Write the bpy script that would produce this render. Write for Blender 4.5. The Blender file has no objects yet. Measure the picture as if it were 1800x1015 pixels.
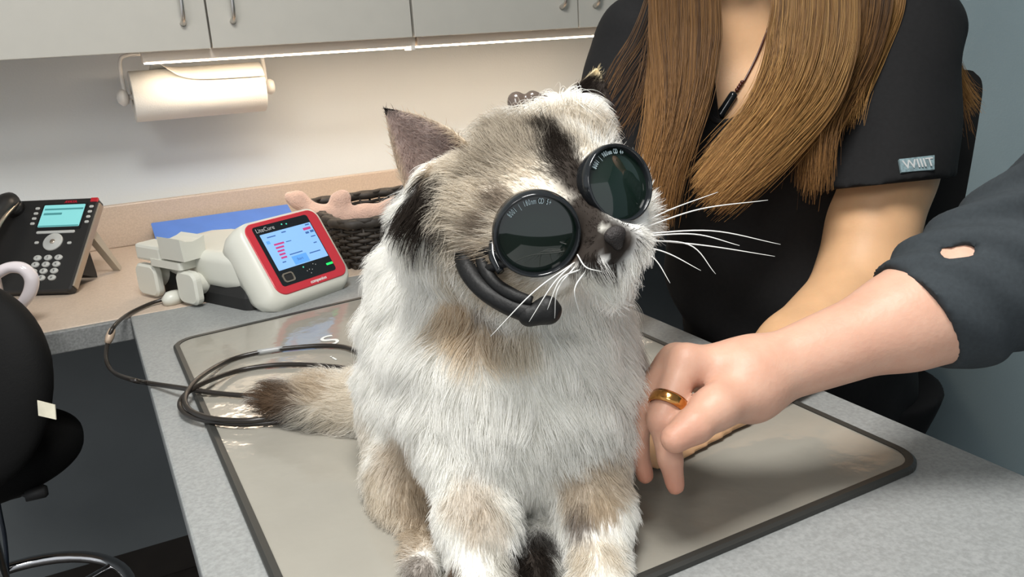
import bpy, bmesh, math, random
import numpy as np
from mathutils import Vector, Matrix
from mathutils.bvhtree import BVHTree
from mathutils.kdtree import KDTree

rng = np.random.default_rng(7)
random.seed(7)
scene = bpy.context.scene
COL = scene.collection

# ------------------------------------------------------------------ camera
# rows: world X (along the wall), Y (towards the wall), Z (up) in camera axes (right, down, forward)
R = np.array([[0.88493554, -0.18129719, 0.42897601],
              [-0.46218798, -0.22876265, 0.85676713],
              [-0.05719578, -0.95645124, -0.28623358]])
EYE = np.array([0.0, 0.0, 1.36])
FOC, CX, CY = 1470.0, 900.0, 507.5
cd = bpy.data.cameras.new('camera')
cd.sensor_width = 36.0
cd.lens = 36.0 * FOC / 1800.0
cd.clip_start = 0.02
cam = bpy.data.objects.new('camera', cd)
COL.objects.link(cam)
right, down, fwd = R[:, 0], R[:, 1], R[:, 2]
M = Matrix.Identity(4)
for i in range(3):
    M[i][0], M[i][1], M[i][2], M[i][3] = right[i], -down[i], -fwd[i], EYE[i]
cam.matrix_world = M
scene.camera = cam

# ------------------------------------------------------------------ light
EXPOSURE = 0.18
W_STRENGTH = 0.66
CEIL_POWER = 36.0
LED_STRENGTH = 21.0
scene.view_settings.view_transform = 'Standard'
scene.view_settings.look = 'None'
scene.view_settings.gamma = 1.0
scene.view_settings.use_curve_mapping = False
scene.view_settings.exposure = EXPOSURE
world = bpy.data.worlds.new('world')
scene.world = world
world.use_nodes = True
bg = world.node_tree.nodes['Background']
bg.inputs[0].default_value = (0.92, 0.955, 1.0, 1)
bg.inputs[1].default_value = W_STRENGTH

def area(name, loc, aim, sx, sy, power, color):
    l = bpy.data.lights.new(name, 'AREA')
    l.shape = 'RECTANGLE'
    l.size, l.size_y, l.energy, l.color = sx, sy, power, color
    o = bpy.data.objects.new(name, l)
    COL.objects.link(o)
    o.location = loc
    o.rotation_euler = (Vector(aim) - Vector(loc)).to_track_quat('-Z', 'Y').to_euler()
    return o

area('ceiling_light', (0.10, 0.36, 2.62), (0.10, 0.37, 0), 0.55, 0.55, CEIL_POWER, (1.0, 0.985, 0.955))
area('ceiling_light', (-1.2, -0.9, 2.62), (-1.0, -0.6, 0), 0.6, 1.2, CEIL_POWER * 0.8, (1.0, 0.985, 0.955))

# ------------------------------------------------------------------ geometry helpers
def at(px, py, d):
    """point of the room seen at photo pixel (px, py), d metres deep"""
    return EYE + R @ np.array([(px - CX) / FOC * d, (py - CY) / FOC * d, d])

def ray(px, py):
    return R @ np.array([(px - CX) / FOC, (py - CY) / FOC, 1.0])

def onz(px, py, z):
    r = ray(px, py)
    return EYE + r * ((z - EYE[2]) / r[2])

def ony(px, py, y):
    r = ray(px, py)
    return EYE + r * (y / r[1])

def unit(v):
    v = np.asarray(v, float)
    return v / np.linalg.norm(v)

TOP = 0.925          # worktop height
MATZ = TOP + 0.006   # top of the rubber mat

def tag(o, label=None, cat=None, group=None, kind=None):
    if label: o['label'] = label
    if cat: o['category'] = cat
    if group: o['group'] = group
    if kind: o['kind'] = kind
    return o

def empty(name, loc, label, cat, group=None, rz=0.0):
    o = bpy.data.objects.new(name, None)
    o.empty_display_size = 0.05
    COL.objects.link(o)
    o.location = Vector(loc)
    o.rotation_euler = (0, 0, rz)
    bpy.context.view_layer.update()
    return tag(o, label, cat, group)

def link(name, me, mat, parent=None, world_space=True):
    o = bpy.data.objects.new(name, me)
    COL.objects.link(o)
    if mat is not None and hasattr(me, 'materials'):
        me.materials.append(mat)
    if parent is not None:
        o.parent = parent
        if world_space:
            o.matrix_parent_inverse = world_matrix(parent).inverted()
    return o

def world_matrix(o):
    m = o.matrix_basis.copy()
    if o.parent is not None:
        m = world_matrix(o.parent) @ o.matrix_parent_inverse @ m
    return m

def mesh_from(name, verts, faces, smooth=True):
    me = bpy.data.meshes.new(name)
    me.from_pydata([tuple(map(float, v)) for v in verts], [], [tuple(map(int, f)) for f in faces])
    me.update()
    if smooth:
        me.polygons.foreach_set('use_smooth', [True] * len(me.polygons))
    return me

def fix_normals(me):
    bm = bmesh.new(); bm.from_mesh(me)
    bmesh.ops.recalc_face_normals(bm, faces=bm.faces)
    bm.to_mesh(me); bm.free()
    return me

def box_mesh(x0, x1, y0, y1, z0, z1, bevel=0.0, seg=2, smooth=False):
    bm = bmesh.new()
    bmesh.ops.create_cube(bm, size=1.0)
    for v in bm.verts:
        v.co = Vector(((x0 + x1) / 2 + v.co.x * (x1 - x0), (y0 + y1) / 2 + v.co.y * (y1 - y0), (z0 + z1) / 2 + v.co.z * (z1 - z0)))
    if bevel > 0:
        bmesh.ops.bevel(bm, geom=list(bm.edges), offset=bevel, segments=seg, profile=0.5, affect='EDGES')
    me = bpy.data.meshes.new('box')
    bm.to_mesh(me); bm.free()
    if smooth:
        me.polygons.foreach_set('use_smooth', [True] * len(me.polygons))
        me.shade_auto_smooth if False else None
    return me

def xform(me, Mx):
    me.transform(Mx)
    return me

def frame(o, u, v, w):
    m = Matrix.Identity(4)
    for i in range(3):
        m[i][0], m[i][1], m[i][2], m[i][3] = u[i], v[i], w[i], o[i]
    return m

def catmull(pts, n=8, closed=False):
    P = [np.asarray(p, float) for p in pts]
    out = []
    m = len(P)
    rngk = range(m if closed else m - 1)
    for i in rngk:
        if closed:
            p0, p1, p2, p3 = P[(i - 1) % m], P[i], P[(i + 1) % m], P[(i + 2) % m]
        else:
            p0 = P[i - 1] if i > 0 else 2 * P[0] - P[1]
            p1, p2 = P[i], P[i + 1]
            p3 = P[i + 2] if i + 2 < m else 2 * P[-1] - P[-2]
        for k in range(n):
            t = k / n
            out.append(0.5 * ((2 * p1) + (-p0 + p2) * t + (2 * p0 - 5 * p1 + 4 * p2 - p3) * t * t + (-p0 + 3 * p1 - 3 * p2 + p3) * t ** 3))
    if not closed:
        out.append(P[-1])
    return np.array(out)

def tube_mesh(path, rad, seg=10, closed=False, flat=None):
    """swept tube; rad scalar or list; flat=(axis, factor) squashes the section along an axis"""
    P = np.asarray(path, float); n = len(P)
    r = np.full(n, rad) if np.isscalar(rad) else np.interp(np.linspace(0, 1, n), np.linspace(0, 1, len(rad)), rad)
    if closed:
        T = np.roll(P, -1, 0) - np.roll(P, 1, 0)
    else:
        T = np.gradient(P, axis=0)
    T /= np.linalg.norm(T, axis=1)[:, None] + 1e-12
    a = np.array([0, 0, 1.0]) if abs(T[0][2]) < 0.9 else np.array([1.0, 0, 0])
    N = unit(np.cross(T[0], a)); verts = []
    for i in range(n):
        N = unit(N - T[i] * (N @ T[i])); B = np.cross(T[i], N)
        for k in range(seg):
            th = 2 * math.pi * k / seg
            off = (N * math.cos(th) + B * math.sin(th)) * r[i]
            if flat is not None:
                ax = np.asarray(flat[0]); off = off - ax * (off @ ax) * (1 - flat[1])
            verts.append(P[i] + off)
    faces = []
    for i in range(n if closed else n - 1):
        j = (i + 1) % n
        for k in range(seg):
            l = (k + 1) % seg
            faces.append((i * seg + k, i * seg + l, j * seg + l, j * seg + k))
    if not closed:
        faces.append(tuple(range(seg))[::-1]); faces.append(tuple((n - 1) * seg + k for k in range(seg)))
    return fix_normals(mesh_from('tube', verts, faces))

def lathe_mesh(profile, seg=32, frame_m=None, squash=(1, 1)):
    """profile: list of (radius, height)"""
    verts, faces = [], []
    n = len(profile)
    for k in range(seg):
        th = 2 * math.pi * k / seg
        for (r, z) in profile:
            verts.append((r * math.cos(th) * squash[0], r * math.sin(th) * squash[1], z))
    for k in range(seg):
        l = (k + 1) % seg
        for i in range(n - 1):
            faces.append((k * n + i, l * n + i, l * n + i + 1, k * n + i + 1))
    me = mesh_from('lathe', verts, faces)
    bm = bmesh.new(); bm.from_mesh(me)
    bmesh.ops.remove_doubles(bm, verts=bm.verts, dist=1e-5)
    bmesh.ops.recalc_face_normals(bm, faces=bm.faces)
    bm.to_mesh(me); bm.free()
    me.polygons.foreach_set('use_smooth', [True] * len(me.polygons))
    if frame_m is not None: me.transform(frame_m)
    return me

def rr_loop(x0, x1, y0, y1, r, n=6):
    pts = []
    for (cx, cy, a0) in ((x1 - r, y1 - r, 0), (x0 + r, y1 - r, 90), (x0 + r, y0 + r, 180), (x1 - r, y0 + r, 270)):
        for k in range(n + 1):
            a = math.radians(a0 + 90 * k / n)
            pts.append((cx + r * math.cos(a), cy + r * math.sin(a)))
    return pts

def loft_mesh(loops, cap=True, smooth=False):
    n = len(loops[0]); verts = [p for L in loops for p in L]; faces = []
    for i in range(len(loops) - 1):
        for k in range(n):
            l = (k + 1) % n
            faces.append((i * n + k, i * n + l, (i + 1) * n + l, (i + 1) * n + k))
    if cap:
        faces.append(tuple(range(n))[::-1]); faces.append(tuple((len(loops) - 1) * n + k for k in range(n)))
    return fix_normals(mesh_from('loft', verts, faces, smooth))

def plate_mesh(x0, x1, y0, y1, r, z0, z1, bev=0.0):
    L = rr_loop(x0, x1, y0, y1, r)
    loops = [[(x, y, z0) for x, y in L]]
    if bev > 0:
        loops.append([(x, y, z1 - bev) for x, y in L])
        L2 = rr_loop(x0 + bev, x1 - bev, y0 + bev, y1 - bev, max(r - bev, 1e-4))
        loops.append([(x, y, z1) for x, y in L2])
    else:
        loops.append([(x, y, z1) for x, y in L])
    return loft_mesh(loops)

def text_mesh(body, size, frame_m, extrude=0.0002, shear=0.0, align='LEFT', bold=0.0):
    c = bpy.data.curves.new('text', 'FONT')
    c.body, c.size, c.extrude, c.shear, c.align_x, c.offset = body, size, extrude, shear, align, bold
    o = bpy.data.objects.new('text', c)
    COL.objects.link(o)
    bpy.context.view_layer.update()
    dg = bpy.context.evaluated_depsgraph_get()
    me = bpy.data.meshes.new_from_object(o.evaluated_get(dg))
    bpy.data.objects.remove(o); bpy.data.curves.remove(c)
    me.transform(frame_m)
    me.materials.clear()
    return me

# ------------------------------------------------------------------ signed distance modelling
def cone(a, b, ra, rb): return ('c', np.asarray(a, float), np.asarray(b, float), ra, rb)
def ell(c, rad, axes=None): return ('e', np.asarray(c, float), np.asarray(rad, float), np.eye(3) if axes is None else np.asarray(axes, float))

def prim_bounds(p):
    if p[0] == 'c':
        return np.minimum(p[1] - p[3], p[2] - p[4]), np.maximum(p[1] + p[3], p[2] + p[4])
    r = p[2].max()
    return p[1] - r, p[1] + r

def prim_eval(p, X, Y, Z):
    if p[0] == 'c':
        a, b = p[1], p[2]; ab = b - a; L = ab @ ab + 1e-12
        t = np.clip(((X - a[0]) * ab[0] + (Y - a[1]) * ab[1] + (Z - a[2]) * ab[2]) / L, 0, 1)
        return np.sqrt((X - a[0] - t * ab[0]) ** 2 + (Y - a[1] - t * ab[1]) ** 2 + (Z - a[2] - t * ab[2]) ** 2) - (p[3] + (p[4] - p[3]) * t)
    c, r, A = p[1], p[2], p[3]
    dx, dy, dz = X - c[0], Y - c[1], Z - c[2]
    q = [(dx * A[i][0] + dy * A[i][1] + dz * A[i][2]) for i in range(3)]
    k0 = np.sqrt(sum((q[i] / r[i]) ** 2 for i in range(3)))
    k1 = np.sqrt(sum((q[i] / r[i] ** 2) ** 2 for i in range(3))) + 1e-9
    return k0 * (k0 - 1) / k1

def smin(a, b, k):
    h = np.maximum(k - np.abs(a - b), 0) / k
    return np.minimum(a, b) - h * h * k * 0.25

def sdf_mesh(prims, h, k=0.02, cuts=(), noise=None, pad=0.02):
    """prims: list of prim or (prim, k).  cuts: functions f(X,Y,Z)->distance kept where negative."""
    P = [(p, k) if p[0] in ('c', 'e') else p for p in prims]
    lo = np.min([prim_bounds(p)[0] for p, _ in P], 0) - pad
    hi = np.max([prim_bounds(p)[1] for p, _ in P], 0) + pad
    n = np.ceil((hi - lo) / h).astype(int) + 1
    ax = [(lo[i] + h * np.arange(n[i])).astype(np.float32) for i in range(3)]
    F = np.full(n, 1.0, np.float32)
    for p, kk in P:
        b0, b1 = prim_bounds(p); m = kk + 0.03
        s = tuple(slice(max(0, int((b0[i] - m - lo[i]) / h)), min(n[i], int((b1[i] + m - lo[i]) / h) + 2)) for i in range(3))
        X, Y, Z = np.meshgrid(ax[0][s[0]], ax[1][s[1]], ax[2][s[2]], indexing='ij', sparse=True)
        F[s] = smin(F[s], prim_eval(p, X, Y, Z).astype(np.float32), kk)
    if cuts or noise:
        X, Y, Z = np.meshgrid(*ax, indexing='ij', sparse=True)
        if noise: F = F + noise(X, Y, Z)
        for c in cuts: F = np.maximum(F, c(X, Y, Z))
    F[0], F[-1] = 1, 1; F[:, 0], F[:, -1] = 1, 1; F[:, :, 0], F[:, :, -1] = 1, 1
    return surface_nets(F, lo, h)

def surface_nets(F, lo, h):
    ins = F < 0
    c = [n - 1 for n in F.shape]
    def cor(A, i, j, k): return A[i:i + c[0], j:j + c[1], k:k + c[2]]
    cnt = sum(cor(ins, i, j, k).astype(np.int8) for i in (0, 1) for j in (0, 1) for k in (0, 1))
    mask = (cnt > 0) & (cnt < 8)
    idx = np.full(mask.shape, -1, np.int64); cells = np.argwhere(mask)
    idx[mask] = np.arange(len(cells))
    pos = np.zeros((len(cells), 3)); num = np.zeros(len(cells))
    I, J, K = cells.T
    for axs in range(3):
        for o1 in (0, 1):
            for o2 in (0, 1):
                off = [0, 0, 0]; oth = [a for a in range(3) if a != axs]
                off[oth[0]], off[oth[1]] = o1, o2
                a = F[I + off[0], J + off[1], K + off[2]]
                off2 = list(off); off2[axs] = 1
                b = F[I + off2[0], J + off2[1], K + off2[2]]
                cr = (a < 0) != (b < 0)
                t = np.where(cr, a / np.where(np.abs(a - b) < 1e-12, 1, a - b), 0)
                p = np.tile(np.array(off, float), (len(cells), 1)); p[:, axs] = t
                pos += np.where(cr[:, None], p, 0); num += cr
    V = (cells + pos / np.maximum(num, 1)[:, None]) * h + lo
    faces = []
    for axs in range(3):
        b, d = [a for a in range(3) if a != axs]
        sl0 = [slice(None)] * 3; sl1 = [slice(None)] * 3
        sl0[axs], sl1[axs] = slice(0, -1), slice(1, None)
        A, Bv = ins[tuple(sl0)], ins[tuple(sl1)]
        E = np.argwhere(A != Bv)
        E = E[(E[:, b] > 0) & (E[:, d] > 0)]
        fl = A[E[:, 0], E[:, 1], E[:, 2]]
        q = []
        for (ob, od) in ((1, 1), (0, 1), (0, 0), (1, 0)):
            C = E.copy(); C[:, b] -= ob; C[:, d] -= od
            q.append(idx[C[:, 0], C[:, 1], C[:, 2]])
        q = np.stack(q, 1)
        flip = fl if axs != 1 else ~fl
        q[~flip] = q[~flip][:, ::-1]
        faces.append(q)
    Q = np.concatenate(faces)
    Q = Q[(Q >= 0).all(1)]
    return V, Q

def smooth_verts(V, Q, it=2, lam=0.5):
    V = V.copy()
    for _ in range(it):
        acc = np.zeros_like(V); n = np.zeros(len(V))
        for a, b in ((0, 1), (1, 2), (2, 3), (3, 0)):
            for s, t in ((a, b), (b, a)):
                np.add.at(acc, Q[:, s], V[Q[:, t]]); np.add.at(n, Q[:, s], 1)
        V += lam * (acc / np.maximum(n, 1)[:, None] - V)
    return V

def vq_mesh(name, V, Q):
    me = bpy.data.meshes.new(name)
    me.vertices.add(len(V)); me.vertices.foreach_set('co', V.astype(np.float32).ravel())
    me.loops.add(Q.size); me.loops.foreach_set('vertex_index', Q.astype(np.int32).ravel())
    me.polygons.add(len(Q))
    me.polygons.foreach_set('loop_start', np.arange(0, Q.size, 4, dtype=np.int32))
    me.update(calc_edges=True); me.validate()
    me.polygons.foreach_set('use_smooth', [True] * len(me.polygons))
    return me

def vnormals(V, Q):
    n = np.cross(V[Q[:, 2]] - V[Q[:, 0]], V[Q[:, 3]] - V[Q[:, 1]])
    N = np.zeros_like(V)
    for i in range(4): np.add.at(N, Q[:, i], n)
    return N / (np.linalg.norm(N, axis=1)[:, None] + 1e-12)

# ------------------------------------------------------------------ strands
def strands(name, P, rad, colors, mat, parent):
    """P (n, k, 3) points, rad (k,) or (n, k) radii, colors (n, 3)"""
    n, k, _ = P.shape
    cu = bpy.data.hair_curves.new(name)
    cu.add_curves([k] * n)
    cu.position_data.foreach_set('vector', P.astype(np.float32).ravel())
    rr = cu.attributes.get('radius') or cu.attributes.new('radius', 'FLOAT', 'POINT')
    rad = np.broadcast_to(np.asarray(rad, float), (n, k))
    rr.data.foreach_set('value', rad.astype(np.float32).ravel())
    if colors.ndim == 3:
        ca = cu.attributes.new('tint', 'FLOAT_COLOR', 'POINT')
        colors = colors.reshape(-1, 3)
    else:
        ca = cu.attributes.new('tint', 'FLOAT_COLOR', 'CURVE')
    ca.data.foreach_set('color', np.concatenate([colors, np.ones((len(colors), 1))], 1).astype(np.float32).ravel())
    o = bpy.data.objects.new(name, cu)
    COL.objects.link(o)
    cu.materials.append(mat)
    o.parent = parent
    o.matrix_parent_inverse = world_matrix(parent).inverted()
    o['kind'] = 'stuff'
    return o

# ------------------------------------------------------------------ materials
def mat(name, color, rough=0.5, metal=0.0, var=0.0, vscale=20.0, bump=0.0, bscale=80.0, spec=0.5, emit=None, estr=0.0,
        alpha=1.0, coat=0.0, sss=0.0, sheen=0.0, trans=0.0, stretch=None):
    m = bpy.data.materials.new(name)
    m.use_nodes = True
    nt = m.node_tree; b = nt.nodes['Principled BSDF']
    b.inputs['Base Color'].default_value = (*color, 1)
    b.inputs['Roughness'].default_value = rough
    b.inputs['Metallic'].default_value = metal
    b.inputs['Specular IOR Level'].default_value = spec
    b.inputs['Alpha'].default_value = alpha
    b.inputs['Coat Weight'].default_value = coat
    b.inputs['Coat Roughness'].default_value = 0.05
    b.inputs['Transmission Weight'].default_value = trans
    if sheen:
        b.inputs['Sheen Weight'].default_value = sheen
    if sss:
        b.inputs['Subsurface Weight'].default_value = sss
        b.inputs['Subsurface Radius'].default_value = (0.012, 0.005, 0.003)
        b.inputs['Subsurface Scale'].default_value = 0.6
    if emit is not None:
        b.inputs['Emission Color'].default_value = (*emit, 1)
        b.inputs['Emission Strength'].default_value = estr
    tc = nt.nodes.new('ShaderNodeTexCoord')
    src = tc.outputs['Object']
    if stretch:
        mp = nt.nodes.new('ShaderNodeMapping'); mp.inputs['Scale'].default_value = stretch
        nt.links.new(src, mp.inputs['Vector']); src = mp.outputs['Vector']
    if var > 0:
        nz = nt.nodes.new('ShaderNodeTexNoise'); nz.inputs['Scale'].default_value = vscale
        nz.inputs['Detail'].default_value = 5
        nt.links.new(src, nz.inputs['Vector'])
        rp = nt.nodes.new('ShaderNodeValToRGB')
        rp.color_ramp.elements[0].position, rp.color_ramp.elements[1].position = 0.3, 0.7
        rp.color_ramp.elements[0].color = (*[c * (1 - var) for c in color], 1)
        rp.color_ramp.elements[1].color = (*[min(1, c * (1 + var)) for c in color], 1)
        nt.links.new(nz.outputs['Fac'], rp.inputs['Fac'])
        nt.links.new(rp.outputs['Color'], b.inputs['Base Color'])
    if bump > 0:
        n2 = nt.nodes.new('ShaderNodeTexNoise'); n2.inputs['Scale'].default_value = bscale
        n2.inputs['Detail'].default_value = 3
        nt.links.new(src, n2.inputs['Vector'])
        bp = nt.nodes.new('ShaderNodeBump'); bp.inputs['Strength'].default_value = bump
        bp.inputs['Distance'].default_value = 0.01
        nt.links.new(n2.outputs['Fac'], bp.inputs['Height'])
        nt.links.new(bp.outputs['Normal'], b.inputs['Normal'])
    return m

def tint_mat(name, rough=0.6, spec=0.15):
    m = bpy.data.materials.new(name); m.use_nodes = True
    nt = m.node_tree; b = nt.nodes['Principled BSDF']
    a = nt.nodes.new('ShaderNodeAttribute'); a.attribute_name = 'tint'
    nt.links.new(a.outputs['Color'], b.inputs['Base Color'])
    b.inputs['Roughness'].default_value = rough
    b.inputs['Specular IOR Level'].default_value = spec
    return m

def skin_mat(name):
    m = mat(name, (0.6, 0.36, 0.26), 0.48, bump=0.06, bscale=220, sss=0.25, spec=0.35)
    nt = m.node_tree; b = nt.nodes['Principled BSDF']
    a = nt.nodes.new('ShaderNodeAttribute'); a.attribute_name = 'tint'
    nz = nt.nodes.new('ShaderNodeTexNoise'); nz.inputs['Scale'].default_value = 40; nz.inputs['Detail'].default_value = 5
    tc = nt.nodes.new('ShaderNodeTexCoord'); nt.links.new(tc.outputs['Object'], nz.inputs['Vector'])
    rp = nt.nodes.new('ShaderNodeValToRGB')
    rp.color_ramp.elements[0].position, rp.color_ramp.elements[1].position = 0.3, 0.7
    rp.color_ramp.elements[0].color, rp.color_ramp.elements[1].color = (0.93, 0.86, 0.84, 1), (1.0, 1.0, 1.0, 1)
    nt.links.new(nz.outputs['Fac'], rp.inputs['Fac'])
    mx = nt.nodes.new('ShaderNodeMix'); mx.data_type = 'RGBA'; mx.blend_type = 'MULTIPLY'; mx.inputs['Factor'].default_value = 1.0
    nt.links.new(a.outputs['Color'], mx.inputs['A']); nt.links.new(rp.outputs['Color'], mx.inputs['B'])
    nt.links.new(mx.outputs['Result'], b.inputs['Base Color'])
    return m

def tint_skin(me, V, base, spots):
    c = np.tile(np.array(base, float), (len(V), 1))
    for p, r, col, st in spots:
        w = (1 - np.clip(np.linalg.norm(V - p, axis=1) / r, 0, 1)) ** 1.2 * st
        c = c * (1 - w[:, None]) + np.array(col) * w[:, None]
    a = me.color_attributes.new('tint', 'FLOAT_COLOR', 'POINT')
    a.data.foreach_set('color', np.concatenate([c, np.ones((len(V), 1))], 1).astype(np.float32).ravel())

def laminate(name, color, dark, light):
    m = bpy.data.materials.new(name); m.use_nodes = True
    nt = m.node_tree; b = nt.nodes['Principled BSDF']
    tc = nt.nodes.new('ShaderNodeTexCoord')
    n1 = nt.nodes.new('ShaderNodeTexNoise'); n1.inputs['Scale'].default_value = 260; n1.inputs['Detail'].default_value = 4
    nt.links.new(tc.outputs['Object'], n1.inputs['Vector'])
    rp = nt.nodes.new('ShaderNodeValToRGB'); e = rp.color_ramp.elements
    e[0].position, e[1].position = 0.34, 0.66
    e[0].color, e[1].color = (*dark, 1), (*light, 1)
    mid = e.new(0.5); mid.color = (*color, 1)
    nt.links.new(n1.outputs['Fac'], rp.inputs['Fac'])
    nt.links.new(rp.outputs['Color'], b.inputs['Base Color'])
    b.inputs['Roughness'].default_value = 0.42
    return m

WALL = mat('wall_paint', (0.67, 0.705, 0.705), 0.75, bump=0.06, bscale=220)
WALLR = mat('blue_grey_paint', (0.215, 0.29, 0.32), 0.75, var=0.05, vscale=3, bump=0.06, bscale=220)
CEILM = mat('ceiling_paint', (0.8, 0.8, 0.78), 0.9)
FLOORM = mat('dark_vinyl', (0.05, 0.043, 0.038), 0.5, var=0.2, vscale=30)
BASEM = mat('brown_vinyl_base', (0.035, 0.028, 0.023), 0.55, var=0.1)
CAB = mat('cabinet_laminate', (0.50, 0.485, 0.435), 0.45, var=0.015, vscale=30)
CABD = mat('cabinet_carcass', (0.30, 0.28, 0.25), 0.6)
NICKEL = mat('brushed_nickel', (0.62, 0.60, 0.57), 0.28, metal=1.0)
CHROME = mat('chrome', (0.75, 0.75, 0.76), 0.12, metal=1.0)
BEIGE = laminate('beige_laminate', (0.55, 0.445, 0.355), (0.51, 0.41, 0.325), (0.59, 0.48, 0.385))
GREYLAM = laminate('grey_speckled_laminate', (0.275, 0.285, 0.28), (0.24, 0.248, 0.243), (0.31, 0.32, 0.315))
EDGEM = laminate('shade_grey_edge', (0.20, 0.205, 0.20), (0.16, 0.165, 0.16), (0.24, 0.245, 0.24))  # front edge of the beige counter, its shadow put into the grey
MATTOP = mat('glossy_grey_mat', (0.30, 0.285, 0.245), 0.085, var=0.05, vscale=8, bump=0.085, bscale=30, spec=0.5)
MATEDGE = mat('black_rubber_edge', (0.03, 0.03, 0.027), 0.45)
WHITEP = mat('off_white_plastic', (0.62, 0.62, 0.55), 0.35)
REDP = mat('red_plastic', (0.55, 0.035, 0.05), 0.3, coat=0.3)
BLACKG = mat('black_gloss_panel', (0.012, 0.014, 0.016), 0.12)
BLACKP = mat('black_plastic', (0.018, 0.018, 0.018), 0.35)
BLACKM = mat('black_matte_plastic', (0.012, 0.012, 0.012), 0.6)
GREYKEY = mat('pale_grey_key', (0.45, 0.46, 0.44), 0.4)
SILVER = mat('silver_brown_trim', (0.42, 0.36, 0.29), 0.3, metal=0.7)
SCREENB = mat('laser_screen', (0.1, 0.2, 0.4), 0.2, emit=(0.27, 0.50, 0.87), estr=0.75)
SCREENC = mat('phone_screen', (0.1, 0.3, 0.3), 0.25, emit=(0.22, 0.56, 0.56), estr=0.72)
INKB = mat('screen_ink_blue', (0.02, 0.05, 0.15), 0.4, emit=(0.06, 0.16, 0.42), estr=0.6)
INKM = mat('screen_ink_magenta', (0.3, 0.02, 0.1), 0.4, emit=(0.50, 0.06, 0.22), estr=0.6)
INKL = mat('screen_button_blue', (0.05, 0.2, 0.5), 0.4, emit=(0.13, 0.33, 0.75), estr=0.65)
INKT = mat('screen_ink_teal', (0.01, 0.1, 0.1), 0.4, emit=(0.08, 0.25, 0.26), estr=0.7)
GREENL = mat('green_status_light', (0.0, 0.3, 0.05), 0.3, emit=(0.02, 0.9, 0.12), estr=1.3)
TEALL = mat('teal_status_light', (0.0, 0.2, 0.15), 0.3, emit=(0.08, 0.6, 0.42), estr=0.8)
LENSINK = mat('pale_blue_print', (0.40, 0.50, 0.53), 0.5)
WHITEINK = mat('white_print', (0.72, 0.74, 0.72), 0.5)
GREYINK = mat('grey_print', (0.42, 0.43, 0.43), 0.5)
REDINK = mat('red_print', (0.42, 0.015, 0.03), 0.4)
BLUE = mat('blue_folder_card', (0.09, 0.21, 0.62), 0.5, var=0.05)
PAPER = mat('paper_towel', (0.80, 0.78, 0.72), 0.9, bump=0.15, bscale=400)
WHITEWIRE = mat('white_enamel_wire', (0.72, 0.70, 0.66), 0.35)
LEDM = mat('led_diffuser', (0.9, 0.85, 0.75), 0.5, emit=(1.0, 0.80, 0.60), estr=LED_STRENGTH)
RAILM = mat('light_housing', (0.74, 0.66, 0.57), 0.5)
CERAM = mat('white_glazed_ceramic', (0.72, 0.66, 0.67), 0.15, coat=0.5)
WICKER = mat('dark_wicker', (0.035, 0.028, 0.022), 0.6, var=0.4, vscale=60)
PLUSH = mat('peach_plush', (0.70, 0.46, 0.36), 0.95, var=0.08, vscale=50, bump=0.5, bscale=300, sheen=0.5)
SKIN1 = mat('skin_tan', (0.64, 0.385, 0.21), 0.5, var=0.07, vscale=25, bump=0.04, bscale=250, sss=0.25, spec=0.35)
SKIN2 = skin_mat('skin_pink')
NAILM = mat('fingernail', (0.66, 0.42, 0.34), 0.25)
SCRUB = mat('black_scrub_cloth', (0.0075, 0.0075, 0.008), 0.85, var=0.15, vscale=200, bump=0.25, bscale=14, spec=0.25)
PANTS = mat('black_trouser_cloth', (0.006, 0.006, 0.0065), 0.9, bump=0.2, bscale=12, spec=0.2)
JACKET = mat('charcoal_knit', (0.032, 0.039, 0.044), 0.85, var=0.1, vscale=300, bump=0.3, bscale=16, spec=0.25)
SHOE = mat('black_shoe_rubber', (0.02, 0.02, 0.02), 0.6)
STOOLM = mat('black_vinyl_upholstery', (0.005, 0.005, 0.005), 0.7, bump=0.08, bscale=300, spec=0.2)
GOLD = mat('polished_gold', (0.62, 0.30, 0.09), 0.16, metal=1.0)
RUBBER = mat('black_rubber', (0.007, 0.007, 0.007), 0.55, bump=0.1, bscale=200, spec=0.3)
LENS = mat('dark_green_lens', (0.006, 0.014, 0.010), 0.04, spec=0.6, coat=0.6)
SKIRT = mat('smoky_clear_skirt', (0.10, 0.085, 0.06), 0.15, alpha=0.45)
CORDM = mat('dark_cable_jacket', (0.018, 0.014, 0.011), 0.3)
CLEARP = mat('clear_cable_sleeve', (0.45, 0.46, 0.46), 0.25, alpha=0.75)
STICK = mat('cream_sticker', (0.70, 0.66, 0.52), 0.6, var=0.1, vscale=60)
PATCHM = mat('grey_blue_woven_patch', (0.16, 0.23, 0.25), 0.8, var=0.3, vscale=260)
NOSEM = mat('dark_nose_leather', (0.016, 0.012, 0.011), 0.65, bump=0.3, bscale=600)
WHISK = mat('white_whisker', (0.66, 0.66, 0.63), 0.4)
BEADM = mat('dark_red_beads', (0.06, 0.014, 0.01), 0.3)
def fur_mat(name):
    m = bpy.data.materials.new(name); m.use_nodes = True
    nt = m.node_tree; nt.nodes.remove(nt.nodes['Principled BSDF'])
    a = nt.nodes.new('ShaderNodeAttribute'); a.attribute_name = 'tint'
    d = nt.nodes.new('ShaderNodeBsdfDiffuse'); t = nt.nodes.new('ShaderNodeBsdfTranslucent'); mx = nt.nodes.new('ShaderNodeMixShader')
    mx.inputs[0].default_value = 0.42
    nt.links.new(a.outputs['Color'], d.inputs['Color']); nt.links.new(a.outputs['Color'], t.inputs['Color'])
    nt.links.new(d.outputs[0], mx.inputs[1]); nt.links.new(t.outputs[0], mx.inputs[2])
    nt.links.new(mx.outputs[0], nt.nodes['Material Output'].inputs['Surface'])
    return m
FURM = fur_mat('cat_fur')
EARM = tint_mat('ear_skin', 0.75, 0.08)
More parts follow.
